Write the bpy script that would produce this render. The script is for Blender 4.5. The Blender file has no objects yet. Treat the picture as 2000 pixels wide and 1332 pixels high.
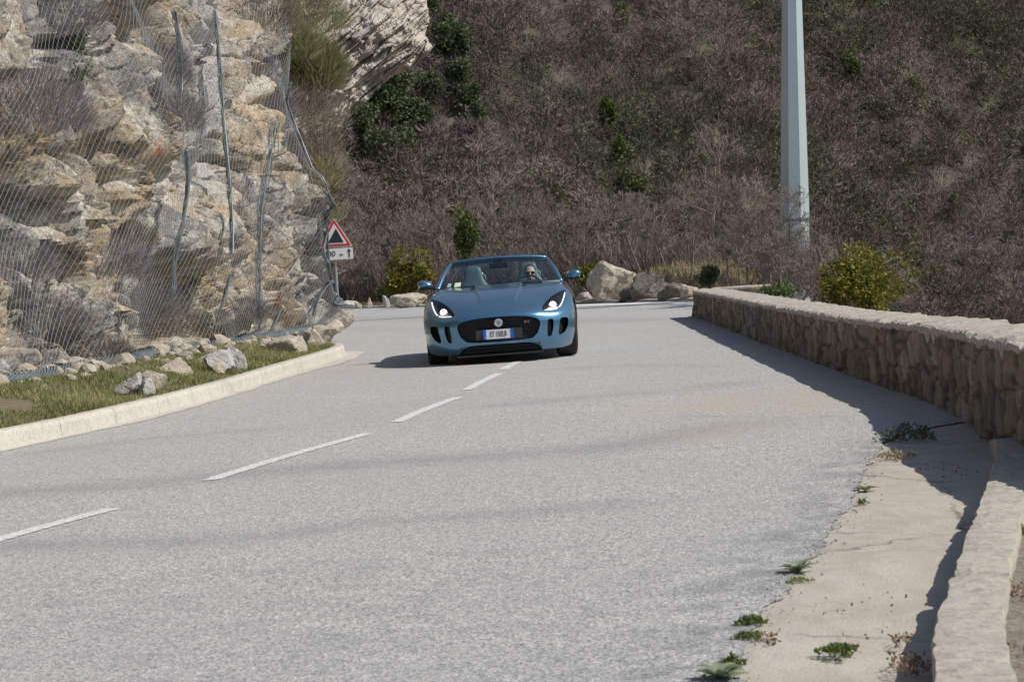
import bpy, math, random
import numpy as np
from mathutils import Matrix, Vector
SC = bpy.context.scene
RNG = np.random.default_rng(11)
random.seed(5)

# ------------------------------------------------------------------ camera
FPX, HZA, HZB, CAMH = 4200., 512., -.065, 1.2        # focal length (px of 2000), horizon of the road plane, eye height
_n = np.array([HZB, 1, -(HZA - 666) / FPX]); _n /= np.linalg.norm(_n)
_F = np.array([0, 0, -1.]); _Y = _F - _n * (_F @ _n); _Y /= np.linalg.norm(_Y); _X = np.cross(_Y, _n)
R3 = np.array([_X, _Y, _n])                           # camera axes -> world (road plane is z = 0)
cam_d = bpy.data.cameras.new('camera'); cam = bpy.data.objects.new('camera', cam_d); SC.collection.objects.link(cam)
M4 = Matrix([list(R3[0]) + [0], list(R3[1]) + [0], list(R3[2]) + [CAMH], [0, 0, 0, 1]])
cam.matrix_world = M4
cam_d.sensor_width = 36; cam_d.lens = FPX / 2000 * 36; cam_d.clip_start = .3; cam_d.clip_end = 3000
cam_d.dof.use_dof = True; cam_d.dof.focus_distance = 27; cam_d.dof.aperture_fstop = 12
SC.camera = cam
# ------------------------------------------------------------------ light
SUN = np.array([.67, -.20, .72]); SUN /= np.linalg.norm(SUN)
wd = bpy.data.worlds.new("World"); SC.world = wd; wd.use_nodes = True
nt = wd.node_tree; nt.nodes.clear()
sky = nt.nodes.new('ShaderNodeTexSky'); sky.sky_type = 'NISHITA'; sky.sun_disc = False
sky.sun_elevation = math.asin(SUN[2]); sky.sun_rotation = math.atan2(SUN[0], SUN[1])
bg = nt.nodes.new('ShaderNodeBackground'); bg.inputs[1].default_value = .085
wo = nt.nodes.new('ShaderNodeOutputWorld'); nt.links.new(sky.outputs[0], bg.inputs[0]); nt.links.new(bg.outputs[0], wo.inputs[0])
sl = bpy.data.lights.new('sun', 'SUN'); sl.energy = 4.2; sl.angle = math.radians(.5); sl.color = (1, .95, .87)
so = bpy.data.objects.new('sun', sl); SC.collection.objects.link(so)
so.rotation_euler = Vector(SUN).to_track_quat('Z', 'Y').to_euler(); so.location = (30, -10, 40)
SC.view_settings.view_transform = 'Standard'; SC.view_settings.look = 'None'; SC.view_settings.gamma = 1
SC.view_settings.exposure = 0.0
SC.cycles.max_bounces = 6; SC.cycles.transparent_max_bounces = 12

# ------------------------------------------------------------------ geometry helpers
def ray(x, y): return R3 @ np.array([(x - 1000) / FPX, -(y - 666) / FPX, -1.])
def G(x, y, h=0.):
    d = ray(x, y); t = (h - CAMH) / d[2]; return np.array([d[0] * t, d[1] * t, h])
def at(x, y, Y):                                       # point of a pixel's ray at depth Y
    d = ray(x, y); t = Y / d[1]; return np.array([d[0] * t, Y, CAMH + d[2] * t])
def proj(p):
    p = np.asarray(p, float); c = (p - [0, 0, CAMH]) @ R3
    return 1000 + FPX * c[..., 0] / -c[..., 2], 666 - FPX * c[..., 1] / -c[..., 2], -c[..., 2]
def link(o, parent=None):
    SC.collection.objects.link(o)
    if parent: o.parent = parent
    return o
def tag(o, label=None, cat=None, group=None, kind=None):
    if label: o['label'] = label
    if cat: o['category'] = cat
    if group: o['group'] = group
    if kind: o['kind'] = kind
    return o
def empty(name, loc=(0, 0, 0), rz=0):
    o = bpy.data.objects.new(name, None); o.location = loc; o.rotation_euler = (0, 0, rz); o.empty_display_size = .2
    return link(o)
def mesh(name, V, F, mats, parent=None, smooth=False, mi=None, attr=None, loc=None):
    """V (n,3); F an int array (m,k) or list of such arrays / lists of tuples"""
    me = bpy.data.meshes.new(name)
    V = np.ascontiguousarray(V, np.float32)
    if isinstance(F, np.ndarray): F = [F]
    arrs = []
    for f in F:
        f = np.asarray(f, np.int32)
        if f.size: arrs.append(f)
    loops = np.concatenate([a.ravel() for a in arrs])
    tot = np.concatenate([np.full(len(a), a.shape[1], np.int32) for a in arrs])
    st = np.concatenate([[0], np.cumsum(tot)[:-1]]).astype(np.int32)
    me.vertices.add(len(V)); me.vertices.foreach_set('co', V.ravel())
    me.loops.add(len(loops)); me.loops.foreach_set('vertex_index', loops)
    me.polygons.add(len(tot)); me.polygons.foreach_set('loop_start', st)
    if mi is not None: me.polygons.foreach_set('material_index', np.asarray(mi, np.int32))
    me.update(calc_edges=True)
    me.polygons.foreach_set('use_smooth', np.full(len(tot), bool(smooth)))
    for m in (mats if isinstance(mats, (list, tuple)) else [mats]): me.materials.append(m)
    if attr:
        for k, a in attr.items():
            A = me.attributes.new(k, 'FLOAT', 'POINT'); A.data.foreach_set('value', np.ascontiguousarray(a, np.float32))
    me.validate()
    o = bpy.data.objects.new(name, me)
    if loc is not None: o.location = loc
    return link(o, parent)
class MB:
    """collects pieces into one mesh object"""
    def __init__(s): s.v = []; s.f = {}; s.n = 0; s.a = []
    def add(s, V, F, a=None):
        V = np.asarray(V, float); F = [F] if isinstance(F, np.ndarray) else F
        s.v.append(V)
        for f in F:
            f = np.asarray(f, np.int64)
            if f.size: s.f.setdefault(f.shape[1], []).append(f + s.n)
        s.a.append(np.full(len(V), 0. if a is None else a) if np.isscalar(a) or a is None else a)
        s.n += len(V); return s
    def box(s, c, d, rz=0., tilt=None):
        c = np.array(c, float); d = np.array(d, float) / 2
        V = np.array([[x, y, z] for x in (-1, 1) for y in (-1, 1) for z in (-1, 1)], float) * d
        if tilt is not None: V = V @ np.array(tilt).T
        if rz: V = V @ np.array([[math.cos(rz), math.sin(rz), 0], [-math.sin(rz), math.cos(rz), 0], [0, 0, 1]])
        return s.add(V + c, np.array([[0, 1, 3, 2], [4, 6, 7, 5], [0, 4, 5, 1], [2, 3, 7, 6], [0, 2, 6, 4], [1, 5, 7, 3]]))
    def tubes(s, A, B, ra, rb=None, k=4, a=None):
        V, F = tubes(A, B, ra, rb, k)
        return s.add(V, F, None if a is None else np.repeat(a, 2 * k))
    def path(s, P, r, k=8, closed=False, cap=True, flat=None):
        V, F = pathtube(P, r, k, closed, cap, flat); return s.add(V, F)
    def build(s, name, mats, parent=None, smooth=False, attr=None, loc=None):
        at_ = {attr: np.concatenate(s.a)} if attr else None
        return mesh(name, np.concatenate(s.v), [np.concatenate(x) for x in s.f.values()], mats, parent, smooth, attr=at_, loc=loc)
def tubes(A, B, ra, rb=None, k=4):
    A = np.asarray(A, float); B = np.asarray(B, float); n = len(A)
    ra = np.broadcast_to(ra, n); rb = ra if rb is None else np.broadcast_to(rb, n)
    D = B - A; D /= np.linalg.norm(D, axis=1, keepdims=True) + 1e-12
    ref = np.where(np.abs(D[:, 2:3]) < .9, [[0, 0, 1.]], [[1., 0, 0]])
    U = np.cross(D, ref); U /= np.linalg.norm(U, axis=1, keepdims=True); W = np.cross(D, U)
    t = np.arange(k) * 2 * math.pi / k
    off = U[:, None] * np.cos(t)[None, :, None] + W[:, None] * np.sin(t)[None, :, None]
    V = np.concatenate([A[:, None] + off * ra[:, None, None], B[:, None] + off * rb[:, None, None]], 1)
    j = np.arange(k); q = np.stack([j, (j + 1) % k, (j + 1) % k + k, j + k], 1)
    F = (q[None] + (np.arange(n) * 2 * k)[:, None, None]).reshape(-1, 4)
    return V.reshape(-1, 3), F
def pathtube(P, r, k=8, closed=False, cap=True, flat=None):
    P = np.asarray(P, float); n = len(P); r = np.broadcast_to(r, n)
    T = (np.roll(P, -1, 0) - np.roll(P, 1, 0)) if closed else np.gradient(P, axis=0)
    T /= np.linalg.norm(T, axis=1, keepdims=True)
    u = np.cross(T[0], [0, 0, 1.] if abs(T[0][2]) < .9 else [1., 0, 0]); Us = []
    for i in range(n):
        u = u - T[i] * (u @ T[i]); u /= np.linalg.norm(u); Us.append(u)
    U = np.array(Us); W = np.cross(T, U); t = np.arange(k) * 2 * math.pi / k
    fl = 1 if flat is None else flat
    V = P[:, None] + (U[:, None] * np.cos(t)[None, :, None] + fl * W[:, None] * np.sin(t)[None, :, None]) * r[:, None, None]
    F = []
    for i in range(n if closed else n - 1):
        a = i * k; b = ((i + 1) % n) * k
        for j in range(k): F.append((a + j, a + (j + 1) % k, b + (j + 1) % k, b + j))
    Fs = [np.array(F)]
    V = V.reshape(-1, 3)
    if cap and not closed:
        Fs.append(np.array([list(range(k))[::-1], [(n - 1) * k + j for j in range(k)]]))
    return V, Fs
def gridF(nu, nv, wrap=False):
    i, j = np.meshgrid(np.arange(nu - 1 + (1 if wrap else 0)), np.arange(nv - 1), indexing='ij')
    i2 = (i + 1) % nu
    return np.stack([i * nv + j, i2 * nv + j, i2 * nv + j + 1, i * nv + j + 1], -1).reshape(-1, 4)

# ------------------------------------------------------------------ numpy noise
def _h(i, j, k, s=0):
    with np.errstate(over='ignore'):
        n = (i.astype(np.int64) * 374761393 + j.astype(np.int64) * 668265263 + k.astype(np.int64) * 2147483647 + s * 1274126177)
        n = (n ^ (n >> 13)) * 1274126177; n = n ^ (n >> 16); n = (n ^ (n >> 7)) * 668265263; n = n ^ (n >> 15)
    return (n & 0xffffff) / float(0xffffff)
def vnoise(p, s=0):
    f = np.floor(p); t = p - f; t = t * t * (3 - 2 * t); i = f.astype(np.int64); r = 0
    for a in (0, 1):
        for b in (0, 1):
            for c in (0, 1):
                w = (t[..., 0] if a else 1 - t[..., 0]) * (t[..., 1] if b else 1 - t[..., 1]) * (t[..., 2] if c else 1 - t[..., 2])
                r = r + w * _h(i[..., 0] + a, i[..., 1] + b, i[..., 2] + c, s)
    return r * 2 - 1
def fbm(p, o=4, s=0):
    r = 0; a = 1.; q = np.asarray(p, float); t = 0
    for k in range(o): r = r + a * vnoise(q, s + k * 7); t += a; a *= .5; q = q * 2.03 + 11.3
    return r / t
def voro(p, s=0):
    """F1, F2, 3 random numbers and offset vector of the nearest cell"""
    f = np.floor(p).astype(np.int64); sh = p.shape[:-1]
    F1 = np.full(sh, 9.); F2 = np.full(sh, 9.); ID = np.zeros(sh + (3,), np.int64); OF = np.zeros(p.shape)
    for a in (-1, 0, 1):
        for b in (-1, 0, 1):
            for c in (-1, 0, 1):
                i, j, k = f[..., 0] + a, f[..., 1] + b, f[..., 2] + c
                q = np.stack([i + _h(i, j, k, s + 1), j + _h(i, j, k, s + 2), k + _h(i, j, k, s + 3)], -1)
                d = np.linalg.norm(p - q, axis=-1); m = d < F1
                F2 = np.where(m, F1, np.minimum(F2, d)); F1 = np.where(m, d, F1)
                ID = np.where(m[..., None], np.stack([i, j, k], -1), ID); OF = np.where(m[..., None], p - q, OF)
    r = [_h(ID[..., 0], ID[..., 1], ID[..., 2], s + 10 + t) * 2 - 1 for t in range(4)]
    return F1, F2, r, OF
def facets(p, s=0, tilt=.9):
    F1, F2, r, O = voro(p, s)
    return r[0] * .5 + tilt * (r[1] * O[..., 0] + r[2] * O[..., 1] + r[3] * O[..., 2]), F2 - F1
def interp(poly, t):                                   # poly sorted by y -> x
    P = np.array(sorted(poly, key=lambda q: q[1])); return np.interp(t, P[:, 1], P[:, 0])
def polydist(x, y, poly):
    P = np.asarray(poly, float)[:, :2]; d = np.full(np.shape(x), 1e9); sgn = np.ones(np.shape(x))
    for a, b in zip(P[:-1], P[1:]):
        e = b - a; L = e @ e; t = np.clip(((x - a[0]) * e[0] + (y - a[1]) * e[1]) / L, 0, 1)
        q = np.hypot(x - a[0] - t * e[0], y - a[1] - t * e[1]); m = q < d
        d = np.where(m, q, d); sgn = np.where(m, np.sign((x - a[0]) * e[1] - (y - a[1]) * e[0]), sgn)
    return d, sgn                                      # sgn +1: on the right of the direction of travel
def smooth01(x): x = np.clip(x, 0, 1); return x * x * (3 - 2 * x)
def resample(P, step):
    P = np.asarray(P, float); L = np.concatenate([[0], np.cumsum(np.linalg.norm(np.diff(P, axis=0), axis=1))])
    n = max(2, int(L[-1] / step)); t = np.linspace(0, L[-1], n)
    return np.stack([np.interp(t, L, P[:, k]) for k in range(P.shape[1])], 1)
def crsmooth(P, it=3):
    P = np.asarray(P, float)
    for _ in range(it):
        Q = [P[0]]
        for a, b in zip(P[:-1], P[1:]): Q += [a * .75 + b * .25, a * .25 + b * .75]
        Q.append(P[-1]); P = np.array(Q)
    return P

# ------------------------------------------------------------------ material helpers
class NT:
    def __init__(s, name):
        s.m = bpy.data.materials.new(name); s.m.use_nodes = True; s.t = s.m.node_tree; s.t.nodes.clear()
        s.b = s.n('ShaderNodeBsdfPrincipled'); s.o = s.n('ShaderNodeOutputMaterial'); s.l(s.b.outputs[0], s.o.inputs[0])
        s.co = s.n('ShaderNodeTexCoord').outputs['Object']
    def n(s, t, **k):
        x = s.t.nodes.new(t)
        for a, b in k.items(): setattr(x, a, b)
        return x
    def l(s, a, b): s.t.links.new(a, b)
    def noise(s, scale, detail=4, rough=.6, vec=None, sc=None, out=0, dist=0):
        x = s.n('ShaderNodeTexNoise'); x.inputs['Scale'].default_value = scale; x.inputs['Detail'].default_value = detail
        x.inputs['Roughness'].default_value = rough; x.inputs['Distortion'].default_value = dist
        s.l(s.map(sc, vec) if sc else (vec or s.co), x.inputs[0]); return x.outputs[out]
    def map(s, sc, vec=None, rot=None):
        m = s.n('ShaderNodeMapping'); m.inputs['Scale'].default_value = sc
        if rot: m.inputs['Rotation'].default_value = rot
        s.l(vec or s.co, m.inputs[0]); return m.outputs[0]
    def voro(s, scale, feat='F1', out=0, vec=None, sc=None):
        x = s.n('ShaderNodeTexVoronoi'); x.feature = feat; x.inputs['Scale'].default_value = scale
        s.l(s.map(sc, vec) if sc else (vec or s.co), x.inputs[0]); return x.outputs[out]
    def ramp(s, v, *st):
        r = s.n('ShaderNodeValToRGB'); e = r.color_ramp.elements
        while len(e) < len(st): e.new(.5)
        for k, (p, c) in enumerate(st): e[k].position = p; e[k].color = (c if len(c) == 4 else (*c, 1)) if hasattr(c, '__len__') else (c, c, c, 1)
        s.l(v, r.inputs[0]); return r.outputs[0]
    def mix(s, f, a, b, mode='MIX'):
        x = s.n('ShaderNodeMix'); x.data_type = 'RGBA'; x.blend_type = mode
        for v, i in ((f, 0), (a, 6), (b, 7)):
            if hasattr(v, 'links'): s.l(v, x.inputs[i])
            elif i == 0: x.inputs[0].default_value = v
            else: x.inputs[i].default_value = (*v, 1)
        return x.outputs[2]
    def math(s, op, a, b=0., clamp=False):
        x = s.n('ShaderNodeMath'); x.operation = op; x.use_clamp = clamp
        for v, i in ((a, 0), (b, 1)):
            if hasattr(v, 'links'): s.l(v, x.inputs[i])
            else: x.inputs[i].default_value = v
        return x.outputs[0]
    def attr(s, name):
        x = s.n('ShaderNodeAttribute'); x.attribute_name = name; return x.outputs['Fac']
    def bump(s, h, st=.5, d=.02):
        x = s.n('ShaderNodeBump'); x.inputs['Strength'].default_value = st; x.inputs['Distance'].default_value = d
        s.l(h, x.inputs['Height']); s.l(x.outputs[0], s.b.inputs['Normal']); return s
    def col(s, c):
        if hasattr(c, 'links'): s.l(c, s.b.inputs['Base Color'])
        else: s.b.inputs['Base Color'].default_value = (*c, 1)
        return s
    def set(s, rough=.7, metal=0., **k):
        s.b.inputs['Roughness'].default_value = rough; s.b.inputs['Metallic'].default_value = metal
        for a, b in k.items(): s.b.inputs[a.replace('_', ' ')].default_value = b
        return s
def plain(name, c, rough=.6, metal=0., var=.15, scale=8., **k):
    t = NT(name); f = t.noise(scale, 3)
    t.col(t.mix(f, tuple(x * (1 - var) for x in c), tuple(min(1, x * (1 + var)) for x in c))); t.set(rough, metal, **k); return t.m
def leafmat(name, c1, c2, trans=.3):
    """foliage whose tint varies per leaf (attribute v)"""
    t = NT(name); c = t.mix(t.attr('v'), c1, c2); t.col(c); t.set(.6)
    tr = t.n('ShaderNodeBsdfTranslucent'); t.l(c, tr.inputs[0]); ms = t.n('ShaderNodeMixShader'); ms.inputs[0].default_value = trans
    t.l(t.b.outputs[0], ms.inputs[1]); t.l(tr.outputs[0], ms.inputs[2]); t.l(ms.outputs[0], t.o.inputs[0]); return t.m
# ================================================================== ground, road
KERB = [(-6.6, 6), (-5.5, 11), (-4.75, 14), (-4.02, 16.65), (-3.58, 18.5), (-3.25, 20.7), (-3.0, 22.9), (-2.78, 26.3), (-2.53, 29.2), (-2.42, 31.6), (-2.6, 32.6), (-3.2, 33.6)]
GUT = [(-.3, 1), (.1, 4), (.55, 5.92), (.76, 6.99), (1.12, 8.3), (1.58, 10.1), (1.9, 11.62), (2.28, 13.0), (2.62, 13.5), (3.12, 13.9)]
CURB = [(.5, 1), (.82, 4.2), (1.06, 5.75), (1.25, 6.5), (1.75, 8.35), (2.17, 9.9), (2.45, 11.0), (2.63, 12.0)]   # inner foot of the low concrete edge
WALL = [(2.62, 8.9), (2.58, 10.2), (2.64, 11.87), (2.82, 13.42), (2.97, 15.46), (2.95, 16.96), (2.98, 20.15), (3.05, 23.62), (3.08, 26.67), (3.22, 32.8), (3.32, 38.9)]
WALLH = [(8.9, .63), (11.9, .62), (13.9, .585), (16, .565), (19.3, .53), (23.3, .515), (28, .51), (38.5, .49)]
FAR = [(-14, 91), (-7, 75.5), (-5.74, 73), (-2.77, 66.5), (1.79, 56.5), (3.32, 53.5), (4.24, 51.5), (9, 42)]
def yfar(x): P = np.array(FAR); return np.interp(x, P[:, 0], P[:, 1])
HFOOT = lambda x: 205 + np.clip(x + 25, -40, 400) * .85
def terrain_z(x, y):
    x = np.asarray(x, float); y = np.asarray(y, float)
    yr = np.clip(y, 5, 39); edge = interp([(a + .75, b) for a, b in WALL], yr) + np.clip(y - 39, 0, 60) * .12
    d = np.maximum(x - edge, y - (yfar(np.clip(x, -14, 9)) + 3.2 + .4 * np.sin(x)))
    d = np.where(x < -9, np.minimum(d, y - 95), d)
    p = np.stack([x * .08, y * .08, np.zeros_like(x + y)], -1)
    p2 = np.stack([x * .7, y * .7, np.zeros_like(x + y)], -1)
    drop = -np.clip(d, 0, 60) * .62 * smooth01(d / 2.5) + fbm(p2, 3, 5) * .12 * smooth01(d)
    base = np.maximum(drop - .035, -26)
    g = fbm(np.stack([x * .022 + y * .012, x * .004, np.zeros_like(x + y)], -1), 4, 9)
    hill = -14 + (y - HFOOT(x)) * .78 + g * 11 + fbm(p, 3, 3) * 4.5
    hill = np.where(hill > 95, 95 + (hill - 95) * .25, hill)
    left = np.where((x < -9), (-(x + 9)) * .55 * smooth01((y - 8) / 30.), 0) * smooth01((150 - y) / 60.)
    return np.maximum(base + left, hill)
def hit(px, py, y0=60, y1=480):
    d = ray(px, py); t = np.linspace(y0, y1, 3000) / d[1]
    P = np.stack([d[0] * t, d[1] * t, CAMH + d[2] * t], 1); m = P[:, 2] < terrain_z(P[:, 0], P[:, 1])
    return P[np.argmax(m)]

def build_ground():
    t = NT('soil'); n1 = t.noise(.35, 6); n2 = t.noise(9, 5, .7); n3 = t.noise(.05, 3)
    c = t.mix(t.ramp(n1, (.35, 0), (.65, 1)), (.075, .06, .045), (.12, .10, .08))
    c = t.mix(t.ramp(n3, (.5, 0), (.68, 1)), c, (.07, .075, .04)); c = t.mix(t.ramp(n2, (.55, 0), (.8, .7)), c, (.16, .135, .11))
    t.col(c).set(.95); t.bump(n2, .6, .05)
    xs = np.sinh(np.linspace(-4.2, 4.6, 300)) * 4.0; ys = np.concatenate([np.linspace(-40, 4, 20), np.geomspace(4.5, 560, 420), np.linspace(600, 1500, 8)])
    X, Y = np.meshgrid(xs, ys, indexing='ij'); Z = terrain_z(X, Y)
    tag(mesh('terrain', np.stack([X, Y, Z], -1).reshape(-1, 3), gridF(*X.shape), t.m, smooth=True), kind='structure')

def road_left(y): return np.where(y < 33.2, interp(KERB, np.clip(y, 5, 33.2)), -2.9 - (y - 33.2) * 1.6) - .03
def road_right(y):
    g = interp(GUT, np.clip(y, 1, 13.9)); w = interp(WALL, np.clip(y, 13.9, 38.9)) + .02
    return np.where(y < 13.9, g, w) + np.clip(y - 38.9, 0, 60) * .15
def build_road():
    t = NT('asphalt')
    v = t.n('ShaderNodeTexVoronoi'); v.inputs['Scale'].default_value = 125; t.l(t.co, v.inputs[0])
    cell = t.n('ShaderNodeSeparateColor'); t.l(v.outputs['Color'], cell.inputs[0])
    v2 = t.n('ShaderNodeTexVoronoi'); v2.inputs['Scale'].default_value = 55; t.l(t.co, v2.inputs[0])
    cell2 = t.n('ShaderNodeSeparateColor'); t.l(v2.outputs['Color'], cell2.inputs[0])
    chips = t.ramp(cell.outputs[0], (0, (.09, .088, .085)), (.25, (.32, .315, .305)), (.55, (.49, .48, .465)), (.8, (.72, .705, .675)), (1, (.95, .93, .89)))
    chips2 = t.ramp(cell2.outputs[1], (0, (.20, .197, .19)), (.4, (.44, .43, .415)), (1, (.74, .72, .68)))
    c = t.mix(.3, chips, chips2)
    gap = t.ramp(v.outputs['Distance'], (.45, 0), (.8, 1)); c = t.mix(t.math('MULTIPLY', gap, .55), c, (.10, .10, .105))
    big = t.noise(.45, 5, .6); c = t.mix(t.ramp(big, (.3, .35), (.7, 0)), c, (.33, .33, .34))
    dn = t.noise(1.1, 6, .7, dist=.8)
    dark = t.math('MULTIPLY', t.attr('dark'), t.ramp(dn, (.25, .35), (.7, 1)))
    c = t.mix(t.math('MULTIPLY', dark, .55, True), c, (.17, .17, .18))
    tan = t.math('MULTIPLY', t.attr('tan'), t.ramp(t.noise(2.2, 5, .7), (.3, .2), (.6, 1)))
    c = t.mix(t.math('MULTIPLY', tan, .62, True), c, (.46, .38, .29))
    pb = t.math('MULTIPLY', t.attr('bald'), t.ramp(t.noise(3.5, 6, .7), (.42, 0), (.62, 1)))
    c = t.mix(t.math('MULTIPLY', pb, .6, True), c, (.15, .15, .165))
    t.col(c).set(.88); t.bump(t.mix(.5, v.outputs['Distance'], v2.outputs['Distance']), .55, .006)
    ys = np.concatenate([np.arange(-12, 3, .6), np.arange(3, 14.5, .03), np.arange(14.5, 40, .15), np.arange(40, 92, .5)])
    us = np.linspace(0, 1, 170)
    Y, U = np.meshgrid(ys, us, indexing='ij'); L = road_left(ys); Rr = road_right(ys)
    rag = fbm(np.stack([ys * 3.1, ys * 0, ys * 0], -1), 4, 2) * .05 + fbm(np.stack([ys * 14, ys * 0 + 3, ys * 0], -1), 3, 8) * .025
    Rr = Rr + np.where(ys < 13.7, rag, 0)
    X = L[:, None] + (Rr - L)[:, None] * U; Y = np.minimum(Y, yfar(X) - .02)
    dark = np.zeros_like(X); tan = np.zeros_like(X)
    def band(px, w, s=1., arr=dark):
        P = np.array([G(*q)[:2] for q in px]); d, _ = polydist(X, Y, crsmooth(P, 2)); np.maximum(arr, s * np.exp(-(d / w) ** 2), out=arr)
    band([(-200, 975), (150, 955), (420, 930), (700, 905), (1000, 890), (1250, 868), (1440, 830)], .42, .95)
    band([(-100, 1070), (250, 1062), (520, 1050), (700, 1020), (1000, 1002), (1200, 985)], .26, .8)
    band([(100, 880), (330, 852), (520, 838)], .22, .55)
    band([(1000, 790), (1150, 775), (1350, 760), (1420, 750)], .35, .6)
    band([(660, 622), (900, 622), (1200, 628), (1330, 622)], .9, .6)
    band([(690, 640), (850, 650), (1150, 640)], .5, .35)
    band([(1130, 718), (1250, 712), (1380, 716)], .3, .5)
    band([(1330, 812), (1500, 816), (1660, 812)], .05, .8)
    band([(1400, 790), (1500, 772), (1640, 785)], .75, 1, tan); band([(1360, 860), (1430, 838), (1480, 830)], .28, .7, tan)
    band([(640, 735), (730, 712), (800, 712)], .7, .5, tan); band([(340, 812), (560, 745)], .35, .35, tan)
    edge = (Rr[:, None] - X); bald = np.exp(-(edge / .32) ** 2) * (Y < 14) + .35 * (Y < 9)
    tag(mesh('road', np.stack([X, Y, np.zeros_like(X)], -1).reshape(-1, 3), gridF(*X.shape)[:, ::-1], t.m, smooth=True,
             attr=dict(dark=dark.ravel(), tan=tan.ravel(), bald=bald.ravel())), kind='structure')
    # centre line dashes
    t = NT('road_paint'); w = t.noise(60, 3, .7); w2 = t.noise(5, 4)
    t.col(t.mix(t.ramp(w, (.42, 0), (.62, 1)), (.46, .46, .46), (.88, .88, .86))).set(.7)
    paint = t.m
    D = [((1012, 706.5), (984, 722)), ((974, 730), (911, 762)), ((896, 776), (774, 825)), ((719, 847), (407, 938.5)), ((223, 993), (-150, 1098))]
    words = ['short dash half hidden under the front bumper of the blue roadster', 'second white dash counting from the front bumper of the roadster', 'white dash in the middle of the row, level with the tan road patch', 'longest white dash, fully visible on the near road', 'nearest white dash, cut off by the left edge of the picture']
    for k, (a, b) in enumerate(D):
        A = G(*a)[:2]; B = G(*b)[:2]
        n = 60; e = (B - A); L = np.linalg.norm(e); e /= L; m = np.array([-e[1], e[0]])
        P = [A + e * L * i / n + m * (.006 * math.sin(i * 1.7 + k)) for i in range(n + 1)]
        sag = [m * (.03 * (1 - (2 * i / n - 1) ** 2)) * (1 if k > 1 else .3) for i in range(n + 1)]
        V = []
        for i, p in enumerate(P):
            j = .012 * (random.random() - .5); wd_ = .056 + (.0 if 0 < i < n else -.02)
            V += [[*(p - sag[i] + m * (wd_ + j)), .004], [*(p - sag[i] - m * (wd_ - j)), .004]]
        F = np.array([(2 * i, 2 * i + 1, 2 * i + 3, 2 * i + 2) for i in range(n)])
        o = mesh('road_marking', np.array(V), F, paint); tag(o, words[k], 'road marking', 'white centre line dashes')
    P = np.array([[x, yfar(x) - 1.7] for x in np.linspace(1.0, 4.05, 40)])
    V = np.concatenate([np.c_[P + [0, .35], np.full(40, .004)], np.c_[P - [0, 1.1], np.full(40, .004)]])
    tag(mesh('road_marking', V, np.array([(i, i + 40, i + 41, i + 1) for i in range(39)]), plain('edge_line_paint', (.82, .82, .80), .6, var=.08)), 'faded white edge line along the far side of the road behind the roadster', 'road marking')

def stone_material(name, c1, c2, c3, sc=1., bump=.6, wet=0.):
    t = NT(name); n1 = t.noise(1.3 * sc, 6, .65); n2 = t.noise(7 * sc, 6, .7); n3 = t.noise(32 * sc, 4, .7)
    c = t.mix(t.ramp(n1, (.38, 0), (.62, 1)), c1, c2); c = t.mix(t.ramp(n2, (.48, 0), (.66, 1)), c, c3)
    c = t.mix(t.ramp(n3, (.3, .6), (.5, 0)), c, tuple(x * .42 for x in c1))
    if wet:
        st = t.noise(5, 5, .7, sc=(1, 1, .12)); c = t.mix(t.ramp(st, (.42, wet), (.6, 0)), c, tuple(x * .3 for x in c1))
    t.col(c).set(.92); t.bump(t.mix(.5, n2, n3), bump, .04); return t.m

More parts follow.
